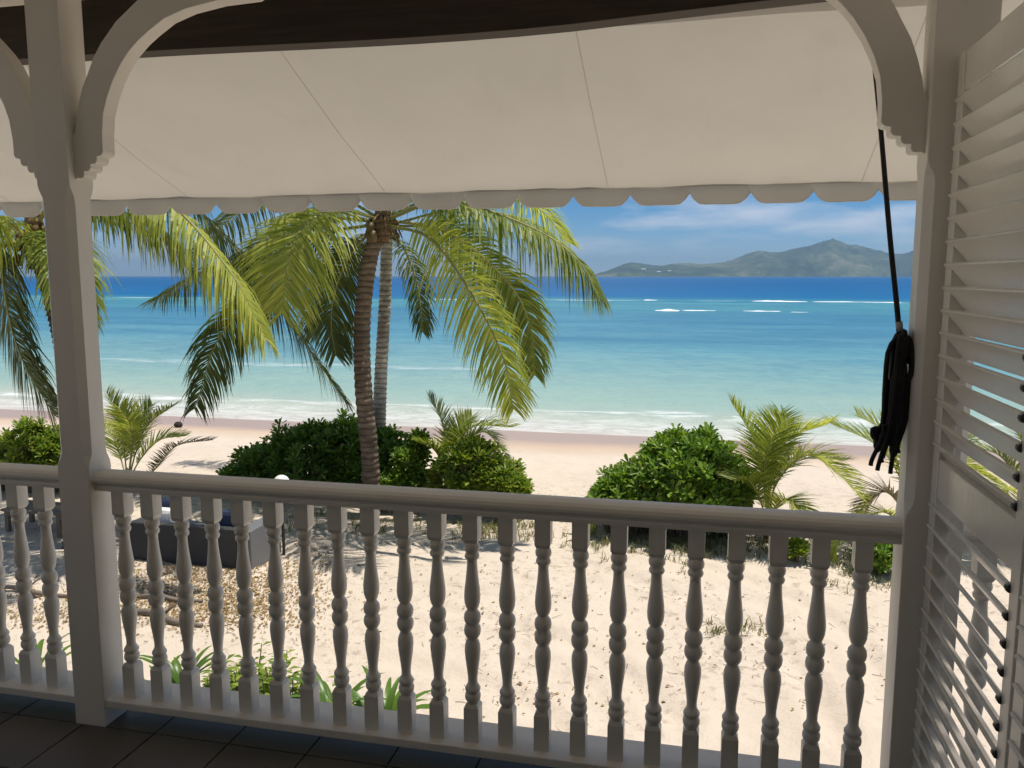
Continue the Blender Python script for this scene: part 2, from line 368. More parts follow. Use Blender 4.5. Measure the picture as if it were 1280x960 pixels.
# ------------------------------------------------------------------ setting: beach, sea, island
tracks = [[on_ground(x, y) for x, y in ((1112, 905), (1085, 820), (1020, 760), (900, 715), (780, 690))],
          [on_ground(x, y) for x, y in ((1050, 930), (1010, 850), (950, 790), (850, 745), (740, 715))],
          [on_ground(x, y) for x, y in ((850, 900), (760, 830), (640, 780), (540, 760))],
          [on_ground(x, y) for x, y in ((700, 900), (600, 850), (480, 820), (380, 815))]]
tracks = [curve_pts(t, 60) for t in tracks]
steps = []
for i in range(420):
    steps.append((rnd.uniform(-14, 7), rnd.uniform(6, 22), rnd.uniform(.07, .14), rnd.uniform(.02, .05)))
from collections import defaultdict
cell = defaultdict(list)
for s_ in steps: cell[(int(s_[0] // 1), int(s_[1] // 1))].append(s_)
tcell = defaultdict(list)
for t in tracks:
    for p_ in t: tcell[(int(p_.x // 1), int(p_.y // 1))].append(p_)
def ground(x, y):
    z = ground0(y)
    k = 1.0 if y < 19 else max(0, (24 - y) / 5)
    if 4 < y < 24 and -22 < x < 14:
        z += k * (.10 * mnoise.noise((x * .33, y * .33, 2)) + .05 * mnoise.noise((x * .9, y * .9, 5)) + .022 * mnoise.noise((x * 2.6, y * 2.6, 1)) + .012 * mnoise.noise((x * 6, y * 6, 8)))
        ix, iy = int(x // 1), int(y // 1)
        for a in (-1, 0, 1):
            for b in (-1, 0, 1):
                for sx, sy, sr, dp in cell.get((ix + a, iy + b), ()):
                    d2 = ((x - sx) ** 2 + (y - sy) ** 2) / (sr * sr)
                    if d2 < 5: z += k * dp * (-math.exp(-d2) + .55 * math.exp(-(math.sqrt(d2) - 1.5) ** 2 * 4))
        best = 9
        for a in (-1, 0, 1):
            for b in (-1, 0, 1):
                for q in tcell.get((ix + a, iy + b), ()):
                    d = (x - q.x) ** 2 + (y - q.y) ** 2
                    if d < best: best = d
        if best < .3:
            d = math.sqrt(best); z += -.045 * math.exp(-(d / .12) ** 2) + .03 * math.exp(-((d - .24) / .09) ** 2)
    return z
xs = [-3000, -800, -250, -90, -45] + frange(-30, -16, .5) + frange(-15.9, 8, .085) + frange(8.4, 16, .4) + [20, 30, 60, 150, 600, 3000]
ys = [-300, -60, -10, 2] + frange(4, 15.5, .085) + frange(15.7, 27, .2) + frange(27.5, 34, .8) + [40, 60, 90]
beach = grid('beach', xs, ys, ground, M['sand'])
def sea_z(x, y):
    z = SEA
    if 27 < y < 300:
        z += .05 * mnoise.noise((x * .12, y * .5, 0)) * min(1, (y - 27) / 6)
        z += .18 * math.exp(-((y - 30.4 - .6 * math.sin(x * .13)) / .7) ** 2) * (.6 + .4 * mnoise.noise((x * .1, 3, 1)))
    return z
sxs = [-20000, -8000, -3000, -1000, -400, -200] + frange(-140, 60, 1.6) + [80, 120, 200, 400, 1000, 3000, 8000, 20000]
sys_ = frange(25.0, 36, .4) + frange(36.8, 60, 1.2) + frange(62, 130, 4) + frange(136, 300, 10) + [340, 420, 600, 1000, 2000, 4000, 8000, 14000, 20000]
sea = grid('sea', sxs, sys_, sea_z, M['sea'])
# breaking waves on the reef: low rolling crests with a torn white lip
def breaker(px0, px1, py, h, label, seed):
    r = random.Random(seed); b = MB(); Y = (EYE.z - SEA) * F / (py - 345.0) * .985
    p0 = at(px0, py, Y); p1 = at(px1, py, Y); n = 60; k0 = 0
    prof = [(-2.6, -.05), (-1.3, .22), (-.5, .62), (.0, 1.0), (.45, .82), (1.2, .3), (2.4, -.05)]
    for i in range(n + 1):
        u = i / n; x = p0.x + (p1.x - p0.x) * u; e = math.sin(math.pi * u) ** .6
        a = e * h * (.45 + .9 * abs(mnoise.noise((x * .12, seed, 0))) + .35 * mnoise.noise((x * .7, seed, 4)))
        yy = Y + 1.6 * mnoise.noise((x * .06, seed, 9))
        for q, z in prof: b.v.append((x, yy + q * (1 + .35 * mnoise.noise((x * .5, q, seed))), SEA - .03 + max(z * a, -.08) + (.1 * a * mnoise.noise((x * 1.7, q * 2, seed)) if 0 < z else 0)))
    for i in range(n):
        for j in range(len(prof) - 1): b.f.append((i * 7 + j, (i + 1) * 7 + j, (i + 1) * 7 + j + 1, i * 7 + j + 1))
    o = b.build('breaking_wave', M['foam'], smooth=True, origin=(p0.x, Y, SEA)); tag(o, kind='structure')
breaker(818, 850, 386.5, 0.39, '', 1); breaker(852, 898, 386, 0.21, '', 2); breaker(925, 978, 386.5, 0.20, '', 3); breaker(985, 1015, 387, 0.14, '', 7)
breaker(938, 1010, 374.5, 0.28, '', 4); breaker(1016, 1070, 374.5, 0.17, '', 8); breaker(1078, 1128, 375, 0.22, '', 9); breaker(804, 822, 374, 0.17, '', 5)

# island across the water: skyline height against bearing, ridges running down to the shore
sil = [(715, 0), (738, 1), (752, 6), (770, 13), (788, 20), (805, 17), (822, 14), (845, 19), (868, 18), (893, 19), (912, 23), (930, 30), (945, 35), (962, 32), (980, 34), (1000, 40), (1016, 44), (1032, 47), (1048, 43), (1068, 38), (1090, 35), (1118, 30), (1145, 33), (1175, 40), (1210, 36), (1260, 44), (1320, 38), (1380, 25), (1440, 10), (1470, 0)]
def sil_h(px):
    if px <= sil[0][0] or px >= sil[-1][0]: return 0
    for (a, ha), (b, hb) in zip(sil, sil[1:]):
        if a <= px <= b: t = (px - a) / (b - a); return ha + (hb - ha) * t
b = MB(); NX, NY = 260, 40; D0 = 6200.0; W = 2200.0
for j in range(NY):
    v = j / (NY - 1)
    for i in range(NX):
        px = 712 + (1474 - 712) * i / (NX - 1)
        dep = D0 + W * v
        d = rgt * ((px - 640) / F) + Vector((-math.sin(YAW), math.cos(YAW), 0))
        P = d * dep
        prof_ = math.sin(math.pi * min(1, v / .9) ** .8) ** .85 if v < .9 else 0
        h = sum(sil_h(px + o_) for o_ in (-9, -6, -3, 0, 3, 6, 9)) / 7 * (D0 + W * .42) / F
        rid = .80 + .30 * mnoise.fractal((px * .03, v * 2.2, 1.7), 1.0, 2.0, 5) + .16 * mnoise.noise((px * .012, v * 1.5, 7))
        kk = min(1, abs(v - .42) / .16); rid = (.93 + .18 * (rid - .8)) * (1 - kk) + rid * kk
        z = SEA - 1.5 + h * prof_ * rid + 6 * prof_ * mnoise.noise((px * .35, v * 30, 2)) * (h > 3)
        b.v.append((P.x, P.y, z))
for j in range(NY - 1):
    for i in range(NX - 1): b.f.append((j * NX + i, j * NX + i + 1, (j + 1) * NX + i + 1, (j + 1) * NX + i))
island = b.build('island_hills', M['island'], smooth=True, kind='structure')
hm = MB(); hm.box(-1, 1, -.6, .6, 0, .7); hm.prism([(-.7, .7), (.7, .7), (0, 1.15)], 'x', -1.05, 1.05)
hme = hm.mesh('far_house', M['house'])
for i, (px, py, wd) in enumerate([(803, 337, 12), (822, 340, 10), (835, 339, 9), (898, 338, 10), (961, 337, 13), (968, 339, 15), (975, 338, 10), (983, 340, 22), (990, 341, 18), (1000, 341, 34), (949, 340, 12), (939, 338, 10), (1012, 339, 10), (1044, 341, 14), (1082, 341, 20), (1092, 341, 28), (1100, 341, 16), (1110, 340, 14), (925, 341, 16), (1128, 341, 14)]):
    dep = 6330 + (341.5 - py) * 28
    d = rgt * ((px - 640) / F) + Vector((-math.sin(YAW), math.cos(YAW), 0)); P = d * dep
    o = bpy.data.objects.new('far_house', hme); C.objects.link(o); o.scale = (wd * 1.5, wd, wd * .85)
    o.location = (P.x, P.y, 1.6 + (345 - py) / F * dep * 1.01 - wd * .45); o.rotation_euler.z = rnd.uniform(-.4, .4)
    tag(o, 'tiny pale house on the shore and slopes of the far island', 'house', 'houses on the far island')

# ------------------------------------------------------------------ the veranda: floor, house wall, roof
YF = 2.387; PXL, PXR = -2.17, 0.552
fl = MB(); fl.box(-6.2, 4.6, -2.2, 2.68, -.14, -.012); floor = fl.build('floor', M['grout'], kind='structure')
tl = MB(); T = .29; tl.box(.003, T - .003, .003, T - .003, -.0125, 0); tme = tl.mesh('tile', M['tile'])
for i in range(-15, 13):
    for j in range(15):
        place('tile', tme, floor, (-1.265 + i * T, 2.675 - (j + 1) * T, .0008 * rnd.random()))
wl = thing('house_wall', (0, -1.5, 0), 'cream house wall with added timber doors shutting out sky light behind the veranda', 'wall')
for x0, x1, z0, z1 in ((-6.2, -1.3, 0, 2.7), (1.2, 4.6, 0, 2.7), (-1.3, 1.2, 2.25, 2.7)):
    q = MB(); q.box(x0, x1, -1.65, -1.5, z0, z1); q.build('wall_panel', M['wall'], wl)
q = MB(); q.box(-1.3, 1.2, -1.62, -1.56, 0, 2.25); q.build('added_door', M['table_wood'], wl)  # unseen, added to keep blue sky light from entering through the back
q = MB(); q.box(-6.2, 4.6, -2.2, 2.55, -2.75, -.141); base = q.build('masonry_wall', M['wall']); tag(base, 'cream masonry base carrying the veranda above the sand', 'wall')
rf = thing('veranda_roof', (0, 2.0, 2.7), 'veranda roof with a deep dark timber eave beam above the awning', 'roof')
bd = MB(); bd.box(-6.2, 4.6, 0, .148, 2.66, 2.685); bme = bd.mesh('ceiling_board', M['white'], Vector((0, 0, 0)))
y = -2.2
while y < 2.75:
    place('ceiling_board', bme, rf, (0, y, 0)); y += .15
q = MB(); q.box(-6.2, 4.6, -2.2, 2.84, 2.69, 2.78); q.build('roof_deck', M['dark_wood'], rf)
q = MB(); n = 60
low = [(-6.2 + 10.8 * i / n) for i in range(n + 1)]
zl = [2.398 - .018 * math.exp(-((x + .9) / .8) ** 2) + .04 * max(0, min(1, (x + .5) / 1.2)) for x in low]
for x, z in zip(low, zl): q.v += [(x, 2.71, z), (x, 2.79, z), (x, 2.79, 2.75), (x, 2.71, 2.75)]
for i in range(n):
    for j in range(4): q.f.append((4 * i + j, 4 * i + 4 + j, 4 * i + 4 + (j + 1) % 4, 4 * i + (j + 1) % 4))
q.f += [(0, 1, 2, 3), (4 * n + 3, 4 * n + 2, 4 * n + 1, 4 * n)]
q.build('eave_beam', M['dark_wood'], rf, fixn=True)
q = MB(); q.box(-6.2, 4.6, 2.405, 2.485, 2.502, 2.659); q.build('header_beam', M['white'], rf, bevel=.004)

# posts
def octo(x0, x1, y0, y1, c):
    return [(x0 + c, y0), (x1 - c, y0), (x1, y0 + c), (x1, y1 - c), (x1 - c, y1), (x0 + c, y1), (x0, y1 - c), (x0, y0 + c)]
def bracket_outline(sgn, x):
    P = [(.0, 1.918)]
    knots = [(.012, 1.922), (.036, 1.944), (.062, 1.966), (.088, 1.990), (.113, 2.020)]
    for (a, za), (b_, zb) in zip(knots, knots[1:]):
        P.append((a, za))
        for t in (.25, .5, .75): P.append((a + (b_ - a) * t + .0085 * math.sin(math.pi * t), za + (zb - za) * t - .0085 * math.sin(math.pi * t)))
    P += [(.112, 2.022), (.113, 2.06), (.121, 2.12), (.138, 2.17), (.163, 2.222), (.194, 2.270), (.227, 2.309), (.265, 2.342), (.305, 2.369), (.365, 2.404), (.443, 2.428), (.55, 2.444), (.672, 2.449), (.686, 2.456), (.69, 2.475), (.69, 2.503), (.345, 2.503), (.268, 2.462), (.19, 2.406), (.13, 2.344), (.098, 2.30), (.072, 2.25), (.05, 2.21), (.032, 2.16), (.018, 2.11), (.01, 2.066), (.0, 2.06)]
    return [(x + sgn * a, z) for a, z in P]
def post(x0, x1, brackets, label):
    y0, y1 = YF, 2.50
    t = thing('veranda_post', ((x0 + x1) / 2, 2.44, 0), label, 'post')
    q = MB(); secs = [(-.01, .002), (.935, .002), (.955, .006), (.985, .02), (1.0, .022), (1.84, .022), (1.86, .019), (1.885, .006), (1.90, .002), (2.66, .002)]
    for z, c in secs: q.v += [(a, b_, z) for a, b_ in octo(x0, x1, y0, y1, c)]
    for i in range(len(secs) - 1):
        for j in range(8): q.f.append((8 * i + j, 8 * i + (j + 1) % 8, 8 * i + 8 + (j + 1) % 8, 8 * i + 8 + j))
    q.f += [tuple(range(8))[::-1], tuple(range(8 * len(secs) - 8, 8 * len(secs)))]
    q.build('shaft', M['white'], t)
    for sgn in brackets:
        q = MB(); q.prism(bracket_outline(sgn, (x1 if sgn > 0 else x0) - sgn * .001), 'y', 2.417, 2.477)
        q.build('bracket', M['white'], t, bevel=.002, fixn=True)
    return t
post(PXL, PXL + .125, (1, -1), 'white chamfered timber post with curved brackets to both sides')
post(PXR, PXR + .15, (-1,), 'white timber post beside the louvred screen, rope bundle hung on it')
post(-4.89, -4.765, (1,), 'white timber post at the far end of the short rail run')

# balustrades
L0, L1 = .096, .862
def bal_mesh():
    H = L1 - L0; q = MB(); hw = .0245
    def Z(f): return L1 - f * H
    def block(z0, z1, cut_top):
        c = .0008
        secs = [(z0, hw), (z1 - .012, hw), (z1, .019)] if cut_top else [(z0, .019), (z0 + .012, hw), (z1, hw)]
        k = len(q.v)
        for z, r in secs: q.v += [(-r, -r, z), (r, -r, z), (r, r, z), (-r, r, z)]
        for i in range(2):
            for j in range(4): q.f.append((k + 4 * i + j, k + 4 * i + (j + 1) % 4, k + 4 * i + 4 + (j + 1) % 4, k + 4 * i + 4 + j))
        q.f += [(k + 3, k + 2, k + 1, k), (k + 8, k + 9, k + 10, k + 11)]
    block(Z(.128), L1 + .012, False); block(L0 - .004, Z(.832), True)
    prof = [(0.0183, 0.835), (0.0191, 0.826), (0.0249, 0.815), (0.0263, 0.803), (0.0249, 0.79), (0.0191, 0.782), (0.0249, 0.775), (0.0253, 0.765), (0.0205, 0.755), (0.0157, 0.742), (0.0157, 0.72), (0.0191, 0.68), (0.0234, 0.64), (0.0260, 0.6), (0.0249, 0.575), (0.0198, 0.555), (0.0162, 0.545), (0.0205, 0.54), (0.0263, 0.525), (0.0277, 0.508), (0.0253, 0.492), (0.0205, 0.482), (0.0256, 0.472), (0.0277, 0.455), (0.0253, 0.437), (0.0183, 0.424), (0.0166, 0.416), (0.0205, 0.41), (0.0212, 0.405), (0.0249, 0.39), (0.0266, 0.365), (0.0253, 0.335), (0.0219, 0.3), (0.0186, 0.26), (0.0166, 0.225), (0.0166, 0.203), (0.0219, 0.197), (0.0241, 0.188), (0.0219, 0.178), (0.0191, 0.172), (0.0244, 0.162), (0.0259, 0.15), (0.0238, 0.138), (0.0191, 0.128)]
    q.lathe([(r, Z(f)) for r, f in prof], n=16)
    me = q.mesh('baluster', M['white'])
    sm = [len(p.vertices) == 4 and abs(p.normal.z) < .97 and i > 19 for i, p in enumerate(me.polygons)]
    me.polygons.foreach_set('use_smooth', sm); return me
BM = bal_mesh()
def balustrade(x0, x1, xs_, label):
    t = thing('balustrade', ((x0 + x1) / 2, 2.45, 0), label, 'railing')
    prof = [(2.399, .893), (2.398, .902), (2.402, .912), (2.413, .920), (2.432, .9248), (2.45, .926), (2.468, .9248), (2.487, .920), (2.498, .912), (2.502, .902), (2.501, .893), (2.494, .887), (2.488, .884), (2.486, .877), (2.489, .872), (2.489, .860), (2.411, .860), (2.411, .872), (2.414, .877), (2.412, .884), (2.406, .887)]
    q = MB(); q.prism(prof, 'x', x0, x1); hr = q.build('handrail', M['white'], t, fixn=True)
    q = MB(); q.box(x0 - .004, x1 + .004, 2.392, 2.56, .068, .097); q.build('bottom_rail', M['white'], t, bevel=.004)
    for x in xs_: place('baluster', BM, t, (x + rnd.uniform(-.002, .002), 2.45 + rnd.uniform(-.0015, .0015), 0), rnd.choice((0, 1, 2, 3)) * math.pi / 2 + rnd.uniform(-.035, .035))
PITCHB = .1158
balustrade(PXL + .125, PXR, [-1.969 + PITCHB * i for i in range(22)], 'long white turned balustrade between the bracketed post and the louvred screen')
balustrade(-4.765, PXL, [-2.292 - PITCHB * i for i in range(21)], 'white turned balustrade running away from the louvred screen past the bracketed post')
balustrade(PXR + .15, 3.3, [PXR + .15 + .075 + PITCHB * i for i in range(21)], 'white balustrade seen through the gaps of the louvred screen')

# louvred screen, two leaves standing square to the rail
XS = .60; LP = .0587
slm = MB()
def slat_mesh(length):
    q = MB(); tilt = R(51); wd, th = .080, .009
    cs, sn = math.cos(tilt), math.sin(tilt)
    prof = []
    for a, b_ in ((-wd / 2, -th / 2), (wd / 2, -th / 2), (wd / 2, th / 2), (-wd / 2, th / 2)): prof.append((a * cs + b_ * sn, -a * sn + b_ * cs))
    n = 4; vs = [(u, 0, v) for u, v in prof] + [(u, length, v) for u, v in prof]
    q.add(vs, [(i, (i + 1) % n, n + (i + 1) % n, n + i) for i in range(n)] + [(3, 2, 1, 0), (4, 5, 6, 7)])
    return q
_p = MB(); _p.tube([(0, 0, 0), (0, .004, 0), (0, .016, 0)], [.008, .010, .010], 9); END_SHADE = _p.mesh('slat_end_shade', M['dark_metal'], smooth=True)  # dark knob added in place of the shade on each slat's end face
def leaf(y0, y1, label):
    t = thing('louvred_shutter', (XS + .03, (y0 + y1) / 2, 0), label, 'shutter')
    xa, xb = XS + .008, XS + .046
    for a, b_ in ((y0, y0 + .05), (y1 - .055, y1)):
        q = MB(); q.box(xa, xb, a, b_, .02, 2.15); q.build('stile', M['gloss'], t, bevel=.003)
    for z0, z1 in ((2.055, 2.15), (1.02, 1.125), (.02, .16)):
        q = MB(); q.box(xa + .002, xb - .002, y0 + .051, y1 - .056, z0, z1); q.build('cross_rail', M['gloss'], t, bevel=.003)
    q = slat_mesh(y1 - y0 - .054); import bmesh
    me = q.mesh('slat', M['gloss'])
    z = 2.037 - .022; zs = []
    for i in range(16): zs.append(2.012 - LP * i)
    z = .965
    while z > .17: zs.append(z); z -= LP
    for z in zs:
        o = place('slat', me, t, (XS + .028, y0 + .046, z)); md = o.modifiers.new('bevel', 'BEVEL'); md.width = .0025; md.segments = 2
        o.rotation_euler.y = rnd.uniform(-.02, .02)
        end_sh = bpy.data.objects.new('slat_end_shade', END_SHADE); C.objects.link(end_sh); end_sh.parent = o; end_sh.location = (-.018, -.004, .019)
leaf(1.715, 2.372, 'white louvred shutter leaf standing against the rope post')
leaf(1.045, 1.702, 'white louvred shutter leaf next along from the rope post')
leaf(.375, 1.032, 'white louvred shutter leaf farthest from the rope post')

# awning
AX0, AX1 = -1.535 - 1.09 * 4, .646 + 1.09 * 3
aw = thing('awning', (-.5, 2.8, 2.45), 'cream canvas awning with scalloped valance sloping out from the eave', 'awning')
ya, za, yb, zb = 2.795, 2.455, 3.90, 2.005
def canvas_sag(xx, u, v):
    return -.016 * math.sin(math.pi * v) * (.7 + .3 * math.sin(math.pi * u)) + .007 * mnoise.noise((xx * 2, v * 3, 0)) + .0028 * mnoise.noise((xx * 9, v * 2.5, 3)) * (.4 + v) - .006 * abs(math.sin(xx * 5.9)) * v ** 4
for i in range(8):
    x0 = AX0 + 1.09 * i; x1 = x0 + 1.09; q = MB(); nx, ny = 28, 22
    if x0 > AX1 - .5: break
    for j in range(ny + 1):
        v = j / ny
        for k in range(nx + 1):
            u = k / nx; xx = x0 + (x1 - x0) * u; sag = canvas_sag(xx, u, v)
            q.v.append((x0 + (x1 - x0) * u, ya + (yb - ya) * v, za + (zb - za) * v + sag))
    for j in range(ny):
        for k in range(nx): a = j * (nx + 1) + k; q.f.append((a, a + 1, a + nx + 2, a + nx + 1))
    cp = q.build('canvas_panel', M['canvas'], aw, smooth=True)
    if i:
        q = MB(); q.tube([(x0, ya + (yb - ya) * v / 30, za + (zb - za) * v / 30 + canvas_sag(x0, 0, v / 30) - .0008) for v in range(31)], .0011, 5); q.build('seam', M['seam'], cp, smooth=True)
q = MB(); q.tube([(AX0, 3.905, 2.010), (AX1, 3.905, 2.010)], .010, 10); q.build('front_bar', M['alu'], aw, smooth=True)
SP = .2665; ns = int((AX1 - AX0) / SP) + 1; sx0 = .7215 - SP * math.floor((.7215 - AX0) / SP)
val = MB(); edge = []
nsc = int((AX1 - sx0) / SP); top = []
for i in range(nsc):
    x0 = sx0 + SP * i; wob = rnd.uniform(-.012, .012)
    for k in range(12):
        u = k / 12
        zb_ = 1.972 - .050 * min(1, (max(0., math.sin(math.pi * u)) * 1.8) ** .66) + rnd.uniform(-.001, .001)
        edge.append((x0 + SP * u, 3.921 + .004 * math.sin(x0 * 3 + u * 6) + wob * .4 * math.sin(math.pi * u), zb_))
edge.append((sx0 + SP * nsc, 3.921, 1.974))
for p_ in edge: val.v += [(p_[0], 3.915, 2.018), p_, ]
for i in range(len(edge) - 1): val.f.append((2 * i, 2 * i + 1, 2 * i + 3, 2 * i + 2))
vo = val.build('valance', M['canvas'], aw)
q = MB(); q.tube([(a, b_, c + .0005) for a, b_, c in edge], .003, 5); q.build('piping', M['piping'], vo, smooth=True)
for x in (-4.2, 2.6):
    q = MB(); q.tube([(x, 2.8, 2.42), (x, 3.905, 1.985)], .014, 8); q.build('support_arm', M['alu'], aw, smooth=True)

# rope
rp = thing('awning_rope', at(1124, 410, 2.46), 'black awning cord ending in a looped bundle tied to the post', 'rope')
pts = curve_pts([at(1091, 60, 3.0), at(1095, 100, 2.95), at(1101, 160, 2.75), at(1112, 290, 2.56), at(1121, 380, 2.47), at(1124, 415, 2.455)], 24)
q = MB(); q.tube(pts, .0075, 7); q.build('cord', M['rope'], rp, smooth=True)
q = MB(); q.tube([at(1124, 402, 2.455), at(1125, 414, 2.455)], .0088, 8); q.build('whipping', M['cushion_grey'], rp, smooth=True)
def strand(ctrl, r=.007, n=26):
    q = MB(); q.tube(curve_pts(ctrl, n), r, 6); q.build('strand', M['rope'], rp, smooth=True)
rr = random.Random(4)
for i in range(13):
    a = i / 12; yy = 2.405 + .075 * rr.random()
    xl = 1108 + a * 20 + rr.uniform(-2, 2); bot = 556 + rr.uniform(-22, 14) ; bx = 1093 + a * 24 + rr.uniform(-3, 3)
    strand([at(1136 - 3 * a, 440 + 10 * rr.random(), yy), at(1130 - 2 * a + rr.uniform(-3, 3), 415 + rr.uniform(-3, 4), yy), at(xl + 5, 432 + 5 * rr.random(), yy - .005), at(xl, 480, yy), at(xl - 3, 530, yy), at(bx, bot - 12, yy), at(bx + 2, bot, yy), at(bx + 6, bot - 8, yy + .01), at(xl + 6, 520, yy + .01), at(xl + 10, 470, yy + .012)])
for i in range(5):
    yy = 2.41 + .018 * i
    strand([at(1124, 422, yy), at(1136, 424, yy), at(1140, 445, yy), at(1138, 470 + 2 * i, yy), at(1128, 474 + 2 * i, yy), at(1118, 466 + i, yy)], .008, 18)
for x1_, x2_, yb_ in ((1112, 1091, 582), (1115, 1099, 588), (1120, 1106, 572), (1124, 1114, 592), (1128, 1122, 566), (1118, 1103, 578)):
    yy = 2.40 + .05 * rr.random(); strand([at(1128, 430, yy), at(x1_ + 4, 480, yy), at(x1_ - 2, 530, yy), at(x2_, yb_ - 10, yy), at(x2_ - 1 + rr.uniform(-2, 2), yb_, yy)], .0062, 20)
q = MB(); e0 = at(1134, 452, 2.44); q.tube([(PXR + .01, 2.44, e0.z), (PXR - .05, 2.44, e0.z)], .007, 8); q.tube([(PXR - .045, 2.44, e0.z - .05), (PXR - .045, 2.44, e0.z + .05)], .008, 8); q.build('cleat', M['dark_metal'], rp, smooth=True)
# ------------------------------------------------------------------ palms
def frond(parent, ctrl, leaf=.75, pairs=64, mt='palm', seed=0, droop=.10, side=None, width=.030, thick=.03, start=.14, fwd_a=(14, 50), lift=.2):
    r = random.Random(seed); N = 48; leaf *= 1.3; pairs = int(pairs * 2.0)
    P = curve_pts(ctrl, N); L = sum((P[i + 1] - P[i]).length for i in range(N - 1))
    fr = MB(); fr.tube(P, [thick * (1 - .9 * i / (N - 1)) for i in range(N)], 5)
    ra = fr.build('frond', M['rachis'], parent, smooth=True)
    ch = P[-1] - P[0]; hz = Vector((ch.x, ch.y, 0))
    S = Vector(side).normalized() if side else (hz.cross(Vector((0, 0, 1))).normalized() if hz.length > .3 else Vector((1, 0, 0)))
    b = MB()
    for i in range(pairs):
        u = start + (1 - start) * (i + r.uniform(-.25, .25)) / pairs; u = min(max(u, start), .995)
        f = u * (N - 1); k = min(int(f), N - 2); p = P[k].lerp(P[k + 1], f - k)
        t = (P[k + 1] - P[k]).normalized(); s = (S - t * S.dot(t)).normalized(); n = s.cross(t)
        if n.z < 0 and abs(t.z) < .95: n = -n
        env = min(1, .4 + (u - start) / (1 - start) * 3.2) * (1 - max(0, (u - .55) / .45) ** 1.8 * .66)
        for sg in (-1, 1):
            if r.random() < .04: continue
            a = R(fwd_a[0] + (fwd_a[1] - fwd_a[0]) * u + r.uniform(-7, 7))
            d = (s * sg * math.cos(a) + t * math.sin(a) + n * (lift + r.uniform(-.12, .12))).normalized()
            ln = leaf * env * r.uniform(.72, 1.12) * (.45 if r.random() < .06 else 1); seg = 4; q = Vector(p); k0 = len(b.v); dd = Vector(d)
            wv = (t - d * t.dot(d)).normalized(); wv = (wv + n * r.uniform(-.35, .35)).normalized()
            dr = droop * r.uniform(.6, 1.5) * (ln / .6)
            for j in range(seg + 1):
                wj = width * (.55, 1.0, .92, .6, .08)[j] * .5 * (.6 + .4 * env)
                b.v.append(tuple(q - wv * wj)); b.v.append(tuple(q + wv * wj))
                dd = (dd + Vector((r.uniform(-.03, .03), r.uniform(-.03, .03), -dr * (1 + .7 * j)))).normalized(); q = q + dd * (ln / seg)
            for j in range(seg): b.f.append((k0 + 2 * j, k0 + 2 * j + 1, k0 + 2 * j + 3, k0 + 2 * j + 2))
    b.build('leaflets', M[mt], ra, kind='stuff')
    return ra
def trunk(parent, ctrl, r0, r1, mt, rings=70, seed=0):
    r = random.Random(seed); N = rings * 3; P = curve_pts(ctrl, N); rad = []
    for i in range(N):
        u = i / (N - 1); base = r0 + (r1 - r0) * min(1, u * 1.15) + .10 * r0 * math.exp(-u * 14)
        rad.append(base * ((1.055, 1.01, .945)[i % 3] + r.uniform(-.018, .018)))
    b = MB(); b.tube(P, rad, 14); return b.build('trunk', M[mt], parent, smooth=True), P
def crown_base(parent, c, s, seed, nuts=5):
    r = random.Random(seed); b = MB()
    b.lathe([(.10 * s, -.4 * s), (.135 * s, -.25 * s), (.15 * s, -.1 * s), (.14 * s, .1 * s), (.09 * s, .4 * s), (.02, .7 * s)], c, 14); b.build('fibre_sheath', M['fibre'], parent, smooth=True)
    for i in range(14):
        q = MB(); a = r.uniform(0, 6.28); d = Vector((math.cos(a), math.sin(a), 0)); p = Vector(c)
        q.tube([p + Vector((0, 0, .15 * s)), p + d * .22 * s + Vector((0, 0, .05 * s)), p + d * r.uniform(.26, .4) * s + Vector((0, 0, -r.uniform(.1, .5) * s))], [.03 * s, .022 * s, .006], 5); q.build('husk_strand', M['fibre'], parent, smooth=True)
    for i in range(nuts):
        a = r.uniform(0, 6.28); q = MB(); p = Vector(c) + Vector((math.cos(a) * .23 * s, math.sin(a) * .23 * s, -r.uniform(.05, .3) * s))
        q.lathe([(.01, -.09), (.045, -.075), (.065, -.03), (.068, .02), (.045, .07), (.01, .09)], p, 9); q.build('coconut', M['coconut'], parent, smooth=True)
def up_fronds(parent, c, n, seed, length, mt='palm', avoid=None):
    """the upright half of a crown, above the awning's edge"""
    r = random.Random(seed)
    for i in range(n):
        a = 6.283 * (i + r.uniform(-.3, .3)) / n; el = r.uniform(.45, 1.15); L = length * r.uniform(.85, 1.1)
        d = Vector((math.cos(a), math.sin(a), 0)); p = Vector(c)
        p1 = p + d * L * .35 * math.cos(el) + Vector((0, 0, L * .42 * math.sin(el)))
        p2 = p + d * L * .72 * math.cos(el * .7) + Vector((0, 0, L * .52 * math.sin(el)))
        p3 = p + d * L * (1.0 * math.cos(el * .55)) + Vector((0, 0, L * .30 * math.sin(el)))
        frond(parent, [p, p1, p2, p3], .72, 52, mt, seed * 31 + i, .12)

